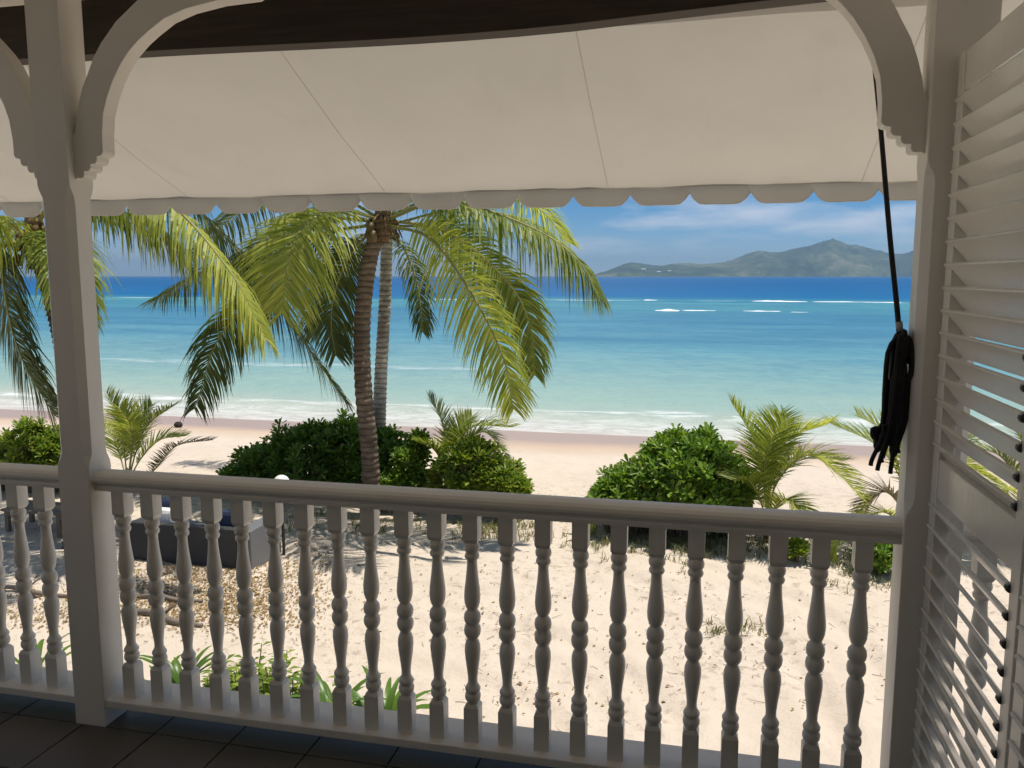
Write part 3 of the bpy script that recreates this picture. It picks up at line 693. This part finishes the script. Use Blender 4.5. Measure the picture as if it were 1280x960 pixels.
# front palm of the pair
gp = on_ground(463, 643)
pf = thing('coconut_palm', gp, 'leaning brown-ringed coconut palm rising in front of the big dark bush', 'palm tree')
cf_ = at(478, 276, gp.y - .1)
trunk(pf, [gp - Vector((0, 0, .2)), at(463, 580, gp.y), at(454, 480, gp.y), at(453, 400, gp.y), at(462, 325, gp.y - .05), cf_], .158, .125, 'trunk', 46, 1)
crown_base(pf, cf_, .88, 3)
FY = gp.y - .1
def A(*pts): return [at(x, y, FY + d) for x, y, d in pts]
for args in [
    (A((484, 274, 0), (560, 252, -.2), (665, 285, -.5), (722, 325, -.7), (749, 372, -.8)), dict(leaf=.80, mt='palm', seed=11, droop=.24, pairs=84)),
    (A((486, 282, -.1), (540, 300, -.6), (594, 375, -1.2), (630, 450, -1.5), (642, 512, -1.6)), dict(leaf=.62, mt='palm_yellow', seed=12, droop=.10, pairs=80, side=(.9, -.2, .6), fwd_a=(8, 50))),
    (A((488, 276, .1), (560, 290, .3), (632, 350, .5), (662, 405, .6), (668, 470, .6)), dict(leaf=.66, mt='palm', seed=13, droop=.18, pairs=96, side=(.9, .1, .5))),
    (A((468, 272, -.1), (420, 262, -.8), (378, 285, -1.4), (360, 330, -1.7), (352, 392, -1.8)), dict(leaf=.86, mt='palm_yellow', seed=14, droop=.05, pairs=92, side=(.98, .1, -.1), lift=.05, fwd_a=(5, 48))),
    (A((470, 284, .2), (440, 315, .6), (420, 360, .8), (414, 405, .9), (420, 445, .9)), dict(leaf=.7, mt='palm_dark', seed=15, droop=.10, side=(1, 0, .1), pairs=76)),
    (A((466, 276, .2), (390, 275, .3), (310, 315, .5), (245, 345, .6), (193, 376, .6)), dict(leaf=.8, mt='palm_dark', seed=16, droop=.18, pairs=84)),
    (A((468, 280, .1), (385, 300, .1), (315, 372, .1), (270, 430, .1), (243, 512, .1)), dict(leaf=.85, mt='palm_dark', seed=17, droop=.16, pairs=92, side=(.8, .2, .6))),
    (A((484, 272, .3), (560, 240, 1.2), (630, 240, 2.0), (675, 262, 2.6), (712, 305, 2.9)), dict(leaf=.7, mt='palm_yellow', seed=18, droop=.12)),
    (A((470, 270, .3), (400, 235, 1.0), (330, 245, 1.8), (280, 280, 2.2), (238, 330, 2.4)), dict(leaf=.75, mt='palm_dark', seed=19, droop=.14)),
]: frond(pf, args[0], **args[1])
up_fronds(pf, cf_ + Vector((0, 0, .2)), 9, 5, 3.6)

# pale palm behind it
gr = on_ground(478, 598)
pr = thing('coconut_palm', gr, 'pale grey-trunked coconut palm standing close behind the brown-ringed one', 'palm tree')
cr_ = at(484, 284, gr.y)
trunk(pr, [gr - Vector((0, 0, .2)), at(474, 545, gr.y), at(476, 470, gr.y), at(481, 380, gr.y), cr_], .145, .115, 'trunk_pale', 56, 2)
crown_base(pr, cr_, .8, 8, 4)
RY = gr.y
def B(*pts): return [at(x, y, RY + d) for x, y, d in pts]
for args in [
    (B((490, 282, 0), (560, 288, .2), (605, 325, .4), (632, 365, .5), (640, 410, .5)), dict(leaf=.6, mt='palm_yellow', seed=31, droop=.16, pairs=80)),
    (B((492, 280, .2), (570, 262, .6), (640, 270, 1), (688, 292, 1.2), (720, 335, 1.3)), dict(leaf=.75, mt='palm', seed=32, droop=.17)),
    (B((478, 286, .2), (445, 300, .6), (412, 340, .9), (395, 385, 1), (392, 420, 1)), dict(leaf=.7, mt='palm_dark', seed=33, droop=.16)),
    (B((478, 280, .2), (400, 262, .8), (345, 285, 1.1), (310, 320, 1.2), (292, 365, 1.3)), dict(leaf=.75, mt='palm', seed=34, droop=.16)),
    (B((488, 290, -.2), (505, 310, -.5), (520, 350, -.7), (526, 385, -.8), (528, 415, -.8)), dict(leaf=.5, mt='palm_dark', seed=35, droop=.2, pairs=40)),
]: frond(pr, args[0], **args[1])
up_fronds(pr, cr_ + Vector((0, 0, .2)), 5, 6, 2.8)

# palm behind the bracketed post
LY = 10.2
gl = at(98, 700, LY); gl.z = ground0(LY)
pl = thing('coconut_palm', gl, 'coconut palm standing behind the bracketed post, long fronds hanging to both sides', 'palm tree')
cl_ = at(44, 300, LY)
trunk(pl, [gl - Vector((0, 0, .2)), at(100, 600, LY), at(92, 480, LY), at(72, 380, LY), cl_], .21, .16, 'trunk', 56, 3)
crown_base(pl, cl_, 1.05, 9, 6)
def D(*pts): return [at(x, y, LY + d) for x, y, d in pts]
for args in [
    (D((52, 290, 0), (120, 236, -.3), (205, 250, -.6), (288, 340, -.9), (332, 424, -1.0)), dict(leaf=.80, mt='palm_yellow', seed=51, droop=.40, pairs=92, width=.027)),
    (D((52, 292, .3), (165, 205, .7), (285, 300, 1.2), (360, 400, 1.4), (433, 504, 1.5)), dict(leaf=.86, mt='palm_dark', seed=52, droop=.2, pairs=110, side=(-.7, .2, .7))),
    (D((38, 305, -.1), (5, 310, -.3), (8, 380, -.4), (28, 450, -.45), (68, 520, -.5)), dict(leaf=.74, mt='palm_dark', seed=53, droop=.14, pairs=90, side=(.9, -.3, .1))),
    (D((36, 296, -.2), (-10, 270, -.9), (-60, 300, -1.5), (-95, 370, -1.9)), dict(leaf=.75, mt='palm_yellow', seed=54, droop=.2)),
    (D((40, 298, .3), (-20, 285, .9), (-75, 330, 1.4), (-100, 400, 1.6)), dict(leaf=.75, mt='palm', seed=55, droop=.2)),
    (D((50, 300, -.3), (70, 290, -1), (88, 330, -1.6), (100, 400, -1.8)), dict(leaf=.6, mt='palm', seed=56, droop=.2)),
    (D((46, 302, .3), (72, 300, .9), (88, 350, 1.3), (92, 420, 1.4)), dict(leaf=.6, mt='palm_dark', seed=57, droop=.18)),
    (D((50, 296, .2), (130, 262, .9), (200, 290, 1.6), (240, 345, 2.0)), dict(leaf=.65, mt='palm_dark', seed=58, droop=.2)),
]: frond(pl, args[0], **args[1])
up_fronds(pl, cl_ + Vector((0, 0, .2)), 9, 7, 3.4)

# ------------------------------------------------------------------ young palms without a stem
def young_palm(px, py, label, fr, seed):
    g0 = on_ground(px, py); t = thing('young_palm', g0, label, 'palm')
    b = MB(); b.lathe([(.09, -.05), (.11, .08), (.07, .28), (.02, .42)], g0, 9); b.build('sheath', M['fibre'], t, smooth=True)
    for i, (pts, mt, lf) in enumerate(fr):
        ctrl = [g0 + Vector((0, 0, .1))] + [at(x, y, g0.y + d) for x, y, d in pts]
        frond(t, ctrl, lf, 44, mt, seed + i, .05, width=.02, thick=.018, start=.28, fwd_a=(28, 50), lift=.3)
    return t
young_palm(160, 612, 'young stemless palm on the sand beside the bracketed post', [
    ([(156, 570, -.1), (150, 525, -.2), (133, 490, -.3)], 'palm', .42), ([(170, 565, 0), (185, 530, 0), (216, 508, 0)], 'palm', .5),
    ([(165, 560, .2), (172, 530, .4), (190, 505, .6)], 'palm_dark', .45), ([(190, 590, -.1), (220, 558, -.2), (266, 550, -.3)], 'palm_dry', .3),
    ([(150, 570, .2), (140, 545, .3), (118, 530, .4)], 'palm', .45), ([(165, 560, -.3), (162, 530, -.6), (150, 510, -.8)], 'palm_yellow', .45),
    ([(175, 575, .3), (200, 550, .6), (232, 545, .8)], 'palm', .4)], 100)
young_palm(560, 632, 'young palm growing out of the lime green bush', [
    ([(558, 575, 0), (553, 530, 0), (535, 494, 0)], 'palm_dark', .36), ([(566, 575, -.1), (588, 535, -.2), (640, 534, -.3)], 'palm', .48),
    ([(575, 570, .1), (605, 540, .2), (640, 580, .3)], 'palm_dark', .4), ([(562, 570, .2), (572, 540, .4), (590, 520, .6)], 'palm', .4),
    ([(552, 580, -.2), (540, 560, -.3), (520, 552, -.4)], 'palm', .35)], 120)
young_palm(962, 676, 'large young palm with feathery fronds beside the glossy bush', [
    ([(955, 610, 0), (945, 555, -.1), (914, 502, -.2)], 'palm', .52), ([(962, 600, -.1), (985, 550, -.2), (1035, 530, -.4)], 'palm_yellow', .6),
    ([(968, 610, -.2), (1005, 570, -.4), (1040, 585, -.5), (1078, 622, -.6)], 'palm_yellow', .5), ([(958, 600, .2), (965, 560, .4), (975, 515, .6)], 'palm', .5),
    ([(965, 605, .2), (1000, 575, .5), (1060, 575, .8)], 'palm_dark', .45), ([(950, 625, -.3), (935, 600, -.5), (915, 600, -.7)], 'palm', .4),
    ([(965, 640, -.3), (985, 625, -.6), (1010, 650, -.9)], 'palm_yellow', .35), ([(955, 600, -.2), (962, 555, -.5), (985, 522, -.8)], 'palm', .5)], 140)
young_palm(1150, 690, 'young palm half hidden behind the rope post', [
    ([(1135, 620, 0), (1100, 560, 0), (1035, 528, 0)], 'palm', .55), ([(1140, 610, .3), (1120, 550, .5), (1070, 518, .7)], 'palm', .5),
    ([(1145, 610, 0), (1150, 560, 0), (1165, 510, 0)], 'palm', .5), ([(1130, 640, -.1), (1105, 615, -.2), (1075, 640, -.3)], 'palm_dry', .4),
    ([(1160, 620, 0), (1195, 580, 0), (1240, 600, 0)], 'palm_yellow', .5), ([(1130, 660, -.3), (1100, 640, -.5), (1050, 672, -.7), (1040, 700, -.8)], 'palm_yellow', .3),
    ([(1155, 610, .3), (1185, 560, .6), (1215, 540, .9)], 'palm', .5)], 160)
young_palm(1290, 690, 'young palm seen only through the louvred screen', [
    ([(1280, 620, 0), (1250, 570, 0), (1205, 560, 0)], 'palm', .5), ([(1285, 610, 0), (1280, 560, 0), (1260, 520, 0)], 'palm', .5),
    ([(1300, 610, 0), (1320, 560, 0), (1350, 540, 0)], 'palm', .5), ([(1285, 640, -.3), (1260, 610, -.6), (1225, 630, -.9)], 'palm_yellow', .45),
    ([(1295, 610, .4), (1300, 560, .8), (1290, 530, 1.2)], 'palm_dark', .45)], 180)

# ------------------------------------------------------------------ bushes: whorls of broad spoon leaves on woody stems
def bush(px, py, blobs, mt, label, n, leaf, seed, parent_name='beach_bush', Yoff=0):
    r = random.Random(seed); g0 = on_ground(px, py); t = thing(parent_name, g0, label, 'bush')
    b = MB(); st = MB()
    cs = [(at(x, y + 4, g0.y + d + Yoff), Vector((rd[0] * .9, rd[1] * .9, rd[2] * .80))) for x, y, d, rd in blobs]
    vol = [rd.x * rd.z + rd.y * rd.z for c, rd in cs]; tot = sum(vol)
    for k, (c, rd) in enumerate(cs):
        for i in range(int(n * vol[k] / tot)):
            d = Vector((r.gauss(0, 1), r.gauss(0, 1), r.gauss(.25, 1))).normalized()
            lump = 1 + .34 * mnoise.noise((d.x * 2.3 + seed, d.y * 2.3, d.z * 2.3 + k)) + .16 * mnoise.noise((d.x * 6, d.y * 6 + k, d.z * 6 + seed))
            sprig = d.z > .1 and r.random() < .20
            rad = lump * (r.uniform(1.02, 1.24) if sprig else r.uniform(.88, 1.07) if r.random() < .72 else r.uniform(.5, .9))
            p = c + Vector((d.x * rd.x, d.y * rd.y, d.z * rd.z)) * rad
            if p.z < g0.z + .12: continue
            ax = (Vector((d.x / rd.x, d.y / rd.y, d.z / rd.z)).normalized() * .75 + Vector((r.uniform(-.3, .3), r.uniform(-.3, .3), .75))).normalized()
            u = ax.cross(Vector((.3, .9, .1))).normalized(); v = ax.cross(u)
            m_ = r.randint(7, 10); sz = leaf * r.uniform(.75, 1.2); a0 = r.uniform(0, 6.28)
            for j in range(m_):
                a = a0 + j * 2.4; open_ = .25 + .75 * (1 - j / m_) + r.uniform(-.1, .1)
                o_ = (u * math.cos(a) + v * math.sin(a)); L = sz * r.uniform(.8, 1.1)
                dr = (o_ * math.sin(open_ * 1.25) + ax * math.cos(open_ * 1.25)).normalized(); tw = dr.cross(ax).normalized()
                nn = tw.cross(dr); q = p + o_ * .01; h = L * .17
                k0 = len(b.v); tip = q + dr * L - nn * L * .12 * (1 if nn.z > 0 else -1)
                b.v += [tuple(q), tuple(q + dr * L * .55 + tw * h * .8), tuple(q + dr * L * .55 - tw * h * .8), tuple(q + dr * L * .86 + tw * h * .95), tuple(q + dr * L * .86 - tw * h * .95), tuple(tip), tuple(q + dr * L * .6 - nn * L * .05)]
                b.f += [(k0, k0 + 6, k0 + 1), (k0, k0 + 2, k0 + 6), (k0 + 1, k0 + 6, k0 + 5, k0 + 3), (k0 + 6, k0 + 2, k0 + 4, k0 + 5)]
            if i % 9 == 0 or sprig:
                mid = g0.lerp(p, .5) + Vector((r.uniform(-.1, .1), r.uniform(-.1, .1), -.1))
                b0 = Vector((c.x + (p.x - c.x) * .25, c.y + (p.y - c.y) * .25, g0.z - .05)); mid = b0.lerp(p, .55)
                st.tube([b0, mid, p], [.018, .013, .006], 4, False)
    b.build('foliage', M[mt], t, kind='stuff'); st.build('branches', M['stem'], t, kind='stuff')
    return t
bush(370, 640, [(385, 570, 0, (.72, .7, .68)), (335, 585, .1, (.55, .6, .52)), (430, 565, .3, (.6, .7, .68)), (300, 600, -.1, (.38, .45, .32)), (482, 572, .4, (.48, .6, .6)), (465, 600, .1, (.6, .5, .45))], 'scaevola_deep', 'big dark green bush spreading behind the brown-ringed palm trunk', 1700, .165, 1, Yoff=.95)
bush(515, 632, [(512, 582, 0, (.24, .3, .4)), (500, 605, -.1, (.34, .4, .32)), (524, 552, .1, (.10, .12, .2))], 'scaevola', 'narrow bush squeezed between the dark bush and the lime green one', 399, .165, 2)
bush(600, 640, [(590, 585, 0, (.55, .55, .52)), (625, 600, -.1, (.4, .45, .32)), (562, 600, .1, (.32, .4, .38)), (645, 612, -.1, (.18, .3, .2))], 'scaevola_lime', 'lime green leafy bush with a young palm growing out of it', 855, .165, 3)
bush(850, 668, [(850, 600, 0, (.85, .8, .62)), (795, 615, -.1, (.6, .6, .38)), (872, 580, .4, (.55, .7, .55)), (842, 570, .2, (.42, .5, .42)), (905, 612, .3, (.42, .6, .52)), (768, 622, -.2, (.3, .4, .22))], 'scaevola', 'glossy green bush on the open sand below the far island', 2185, .165, 4)
bush(30, 612, [(40, 560, 0, (.6, .6, .5)), (10, 580, .1, (.5, .5, .35)), (75, 570, .1, (.5, .5, .5))], 'scaevola_lime', 'bright green bush beside the trunk of the palm behind the post', 800, .15, 5)
bush(1010, 705, [(1008, 695, 0, (.22, .2, .12)), (992, 690, .1, (.15, .18, .22)), (1045, 712, -.1, (.2, .2, .09))], 'scaevola_lime', 'low bright green seedling bush on the sand near the rope post', 130, .12, 6, 'low_bush')
bush(1100, 712, [(1100, 690, 0, (.3, .3, .2)), (1085, 715, -.1, (.12, .15, .08))], 'scaevola', 'low dark green bush on the sand at the foot of the rope post', 150, .12, 7, 'low_bush')

# ------------------------------------------------------------------ strap-leaved plants close under the veranda
def strap_leaf(parent, p, a, L, up, wd, mt, r):
    d = Vector((math.cos(a), math.sin(a), 0)); q = Vector(p); dd = (d * (1 - up) + Vector((0, 0, up))).normalized(); sd_ = d.cross(Vector((0, 0, 1)))
    b = MB(); n = 9
    for j in range(n + 1):
        u = j / n; wj = wd * math.sin(math.pi * min(1, .12 + u * .88)) ** .7 * .5
        nn = sd_.cross(dd)
        b.v += [tuple(q - sd_ * wj + nn * wj * .35), tuple(q), tuple(q + sd_ * wj + nn * wj * .35)]
        dd = (dd + d * .08 + Vector((0, 0, -.20 * u * 1.3))).normalized(); q = q + dd * (L / n)
    for j in range(n):
        for k in (0, 1): b.f.append((3 * j + k, 3 * j + k + 1, 3 * j + 4 + k, 3 * j + 3 + k))
    b.build('leaf', M[mt], parent, smooth=True)
def strap_plant(px, py, Y, n, L, label, seed, wd=.06, mt='lily'):
    r = random.Random(seed); tp = at(px, py, Y); h = L * .6
    g0 = Vector((tp.x, tp.y, ground0(tp.y)))
    t = thing('strap_leaf_plant', g0, label, 'plant', 'strap-leaved plants under the veranda')
    b = MB(); b.tube([g0 - Vector((0, 0, .05)), Vector((tp.x, tp.y, tp.z - h + .05))], [.05, .035], 7); b.build('stem', M['stem'], t, smooth=True)
    for i in range(n):
        strap_leaf(t, (tp.x, tp.y, tp.z - h + r.uniform(-.05, .02)), 6.283 * i / n + r.uniform(-.3, .3), L * r.uniform(.7, 1.15), r.uniform(.55, .92), wd * r.uniform(.8, 1.2), mt, r)
for i, (px, py, Y, n, L, lab) in enumerate([(225, 826, 5.7, 18, .58, 'strap-leaved green plant under the rail near the bracketed post'), (415, 858, 5.3, 20, .56, 'arching strap-leaved plant next to the leafy shrub below the rail'), (480, 866, 5.2, 20, .56, 'arching strap-leaved plant farthest along the rail from the bracketed post'), (200, 838, 6.1, 12, .5, 'small strap-leaved plant behind the base of the bracketed post'), (40, 806, 6.3, 16, .7, 'strap-leaved plant below the short rail run beside the post')]):
    strap_plant(px, py, Y, n, L, lab, 60 + i)
def shrub_near(px, py, Y, label, n, seed):
    r = random.Random(seed); tp = at(px, py, Y); g0 = Vector((tp.x, tp.y, ground0(tp.y))); t = thing('leafy_shrub', g0, label, 'shrub'); b = MB(); st = MB()
    H = tp.z - g0.z
    for i in range(n):
        x = r.gauss(0, .2); y_ = r.gauss(0, .16); top_ = g0 + Vector((x, y_, H * r.uniform(.72, 1.03) * (1 - abs(x) * .25)))
        b0 = g0 + Vector((x * .3, y_ * .3, -.04)); st.tube([b0, b0.lerp(top_, .5) + Vector((x * .2, 0, .05)), top_], [.012, .009, .004], 4, False)
        for k in range(26):
            u = .45 + .55 * k / 25; p = b0.lerp(top_, u); a = k * 2.4 + r.uniform(-.4, .4); L = r.uniform(.06, .115)
            d = Vector((math.cos(a), math.sin(a), r.uniform(.0, .7))).normalized(); tw = d.cross(Vector((0, 0, 1))).normalized(); k0 = len(b.v)
            b.v += [tuple(p), tuple(p + d * L * .5 + tw * L * .22), tuple(p + d * L * .5 - tw * L * .22), tuple(p + d * L - Vector((0, 0, L * .25))), tuple(p + d * L * .5 - Vector((0, 0, L * .06)))]
            b.f += [(k0, k0 + 4, k0 + 1), (k0, k0 + 2, k0 + 4), (k0 + 1, k0 + 4, k0 + 3), (k0 + 4, k0 + 2, k0 + 3)]
    b.build('foliage', M['scaevola_lime'], t, kind='stuff'); st.build('branches', M['stem'], t, kind='stuff')
shrub_near(300, 824, 5.6, 'small bright leafy shrub under the rail near the bracketed post', 44, 3)
shrub_near(345, 832, 5.4, 'small-leaved shrub under the rail between two strap-leaved plants', 44, 4)
shrub_near(268, 838, 5.9, 'low leafy shrub under the rail beside a strap-leaved plant', 34, 5)
for px, py, lab in ((738, 672, 'yellow-green seedling standing alone at the edge of the glossy bush'), (1060, 676, 'seedling with a few upright leaves by the low bright bush')):
    g0 = on_ground(px, py); t = thing('seedling', g0, lab, 'plant'); r = random.Random(px)
    for i in range(6): strap_leaf(t, g0 - Vector((0, 0, .03)), i * 1.05 + r.uniform(-.3, .3), .62 * r.uniform(.7, 1.1), r.uniform(.8, .96), .075, 'palm_yellow', r)

# ------------------------------------------------------------------ grass tufts, leaf litter, twigs
def scatter(name, mt, label, cat, regions, maker, seed):
    r = random.Random(seed); b = MB()
    for (px0, px1, py0, py1, n) in regions:
        for i in range(n):
            px = r.uniform(px0, px1) if r.random() < .3 else (px0 + px1) / 2 + r.gauss(0, .27) * (px1 - px0); py = r.uniform(py0, py1) if r.random() < .4 else (py0 + py1) / 2 + r.gauss(0, .28) * (py1 - py0)
            if py < 575: continue
            p = on_ground(px, py); p.z = ground(p.x, p.y); maker(b, p, r)
    o = b.build(name, M[mt]); tag(o, label, cat, kind='stuff'); return o
def tuft(b, p, r):
    for k in range(6):
        a = r.uniform(0, 6.28); L = r.uniform(.07, .2); d = Vector((math.cos(a) * .5, math.sin(a) * .5, 1)).normalized(); s_ = Vector((-math.sin(a), math.cos(a), 0)) * .005
        q = p + Vector((r.uniform(-.05, .05), r.uniform(-.05, .05), -.01)); k0 = len(b.v)
        m1 = q + d * L * .6; tp = m1 + (d + Vector((math.cos(a), math.sin(a), -.6)) * .6).normalized() * L * .4
        b.v += [tuple(q - s_), tuple(q + s_), tuple(m1 + s_), tuple(m1 - s_), tuple(tp)]; b.f += [(k0, k0 + 1, k0 + 2, k0 + 3), (k0 + 3, k0 + 2, k0 + 4)]
def dead_leaf(b, p, r):
    a = r.uniform(0, 6.28); L = r.uniform(.015, .055); d = Vector((math.cos(a), math.sin(a), r.uniform(-.1, .25))); s_ = Vector((-math.sin(a), math.cos(a), r.uniform(-.3, .3))) * L * .26; k0 = len(b.v); p = p + Vector((0, 0, .008))
    b.v += [tuple(p), tuple(p + d * L * .5 + s_ + Vector((0, 0, .012))), tuple(p + d * L), tuple(p + d * L * .5 - s_ + Vector((0, 0, .012)))]; b.f += [(k0, k0 + 1, k0 + 2), (k0, k0 + 2, k0 + 3)]
def twig(b, p, r):
    a = r.uniform(0, 6.28); L = r.uniform(.04, .18); d = Vector((math.cos(a), math.sin(a), 0)); e = Vector((-d.y, d.x, 0)) * r.uniform(-.05, .05)
    p = p + Vector((0, 0, .006)); b.tube([p, p + d * L * .5 + e + Vector((0, 0, .01)), p + d * L], [.003, .0025, .0015], 3, False)
scatter('beach_grass', 'grass', 'sparse yellowish beach grass at the foot of the bushes', 'grass', [(740, 1010, 655, 700, 520), (560, 680, 640, 680, 200), (880, 960, 780, 800, 24), (340, 560, 640, 665, 120), (1040, 1120, 690, 735, 60)], tuft, 1)
scatter('leaf_litter', 'litter', 'golden brown dead leaves strewn over the sand around the grey sofa', 'leaves', [(150, 400, 700, 785, 5200), (350, 430, 660, 720, 400), (0, 130, 740, 790, 600), (450, 900, 690, 800, 150), (700, 1120, 700, 880, 170), (560, 760, 840, 890, 60), (740, 960, 655, 690, 400)], dead_leaf, 2)
scatter('twigs', 'twig', 'thin dark twigs scattered over the open sand', 'twigs', [(0, 420, 690, 800, 260), (420, 1120, 680, 880, 170), (200, 1100, 580, 640, 40)], twig, 3)
for px, py, L, a, rad, lab in ((205, 752, 1.0, .15, .03, 'weathered driftwood branch on the sand before the grey sofa'), (200, 776, 1.2, -.1, .042, 'thicker driftwood log lying in the dead leaves before the grey sofa'), (30, 745, 1.5, .05, .032, 'driftwood branch lying below the short rail run')):
    p = on_ground(px, py); p.z = ground(p.x, p.y) + rad * .6; r = random.Random(px); d = Vector((math.cos(a), math.sin(a), 0)); b = MB()
    b.tube(curve_pts([p - d * L / 2, p - d * L * .15 + Vector((0, .06, .03)), p + d * L * .2 + Vector((0, -.05, .02)), p + d * L / 2], 16), [rad * (.6 + .4 * math.sin(i / 15 * 3.1) + r.uniform(-.08, .08)) for i in range(16)], 8)
    b.tube([p, p + Vector((.1, .1, .12)), p + Vector((.25, .12, .2))], [rad * .5, rad * .35, rad * .15], 6)
    o = b.build('driftwood', M['driftwood'], smooth=True, origin=p); tag(o, lab, 'driftwood')
p = on_ground(223, 534)
q = MB(); q.lathe([(.02, -.10), (.09, -.08), (.135, -.02), (.135, .03), (.09, .095), (.02, .115)], p + Vector((0, 0, .07)), 12); o = q.build('coconut', M['coconut_dark'], smooth=True, origin=p); tag(o, 'dark fallen coconut lying alone near the waterline', 'coconut')

# ------------------------------------------------------------------ garden furniture
sx0_, sx1_, sy0, sy1, gz = -7.80, -5.90, 9.80, 10.62, -2.43
sf = thing('garden_sofa', ((sx0_ + sx1_) / 2, 10.2, gz), 'low boxy dark grey garden sofa standing in the dead leaves', 'sofa')
def pbox(nm, mt, x0, x1, y0, y1, z0, z1, bev=.012):
    q = MB(); q.box(x0, x1, y0, y1, z0, z1); return q.build(nm, M[mt], sf, bevel=bev)
pbox('back_panel', 'woven', sx0_, sx1_ - .21, sy0, sy0 + .14, gz + .03, gz + .60)
pbox('base', 'woven', sx0_ + .18, sx1_ - .22, sy0 + .145, sy1 - .02, gz + .05, gz + .28)
pbox('armrest', 'woven_lit', sx1_ - .205, sx1_, sy0 - .003, sy1, gz + .03, gz + .595)
pbox('armrest', 'woven', sx0_, sx0_ + .175, sy0 + .143, sy1, gz + .03, gz + .595)
for i in range(2):
    a = sx0_ + .19 + i * .76; pbox('seat_cushion', 'cushion_grey', a, a + .745, sy0 + .16, sy1 - .03, gz + .283, gz + .43, .04)
pbox('throw_cushion', 'cushion_white', sx0_ + .22, sx0_ + .55, sy0 + .17, sy0 + .34, gz + .432, gz + .76, .06)
pbox('throw_cushion', 'cushion_navy', sx0_ + .16, sx0_ + .21 + .2, sy0 + .36, sy0 + .52, gz + .432, gz + .84, .05)
pbox('throw_cushion', 'cushion_navy', sx1_ - .62, sx1_ - .26, sy0 + .17, sy0 + .33, gz + .432, gz + .80, .06)
for x in (sx0_ + .03, sx1_ - .08):
    for y_ in (sy0 + .03, sy1 - .08): pbox('foot', 'dark_metal', x, x + .05, y_, y_ + .05, gz - .03, gz + .035, .004)
lp = on_ground(355, 692); lt = thing('garden_lamp', lp, 'white domed garden lamp on a slim dark pole behind the sofa', 'lamp')
tz = at(355, 603, lp.y).z
q = MB(); q.tube([lp - Vector((0, 0, .1)), (lp.x, lp.y, tz - .02)], .022, 8); q.build('pole', M['dark_metal'], lt, smooth=True)
q = MB(); q.lathe([(.115, -.06), (.12, -.03), (.118, .0), (.105, .045), (.08, .078), (.045, .098), (.012, .106)], (lp.x, lp.y, tz), 18); q.build('dome', M['lamp_white'], lt, smooth=True)
tp = on_ground(40, 672); tb = thing('low_table', tp, 'low weathered wooden table in the palm shade below the short rail run', 'table')
for i in range(5):
    q = MB(); q.box(tp.x - .55, tp.x + .55, tp.y + i * .115, tp.y + i * .115 + .105, tp.z + .38, tp.z + .415); q.build('plank', M['table_wood'], tb, bevel=.004)
for a in (-.5, .44):
    q = MB(); q.box(tp.x + a + .062, tp.x + a + .07 + .02, tp.y + .02, tp.y + .55, tp.z + .31, tp.z + .379); q.build('crossbar', M['table_wood'], tb)
    for c_ in (.02, .49):
        q = MB(); q.box(tp.x + a, tp.x + a + .06, tp.y + c_, tp.y + c_ + .06, tp.z - .05, tp.z + .379); q.build('leg', M['table_wood'], tb)

# ------------------------------------------------------------------ haze over the strait
hz_ = MB(); hz_.box(-20500, 20500, -1500, 20500, -8.5, 420); ho = hz_.build('haze', M['sand'], kind='stuff'); ho.data.materials.clear()
hmz = bpy.data.materials.new('haze_air'); hmz.use_nodes = True; ht = hmz.node_tree; ht.nodes.clear()
hv = ht.nodes.new('ShaderNodeVolumePrincipled'); hv.inputs['Color'].default_value = (.52, .76, 1.0, 1); hv.inputs['Density'].default_value = 1.05e-4; hv.inputs['Anisotropy'].default_value = .3
hout = ht.nodes.new('ShaderNodeOutputMaterial'); ht.links.new(hv.outputs[0], hout.inputs['Volume']); ho.data.materials.append(hmz)
tag(ho, 'pale sea haze between the beach and the far island', 'haze')
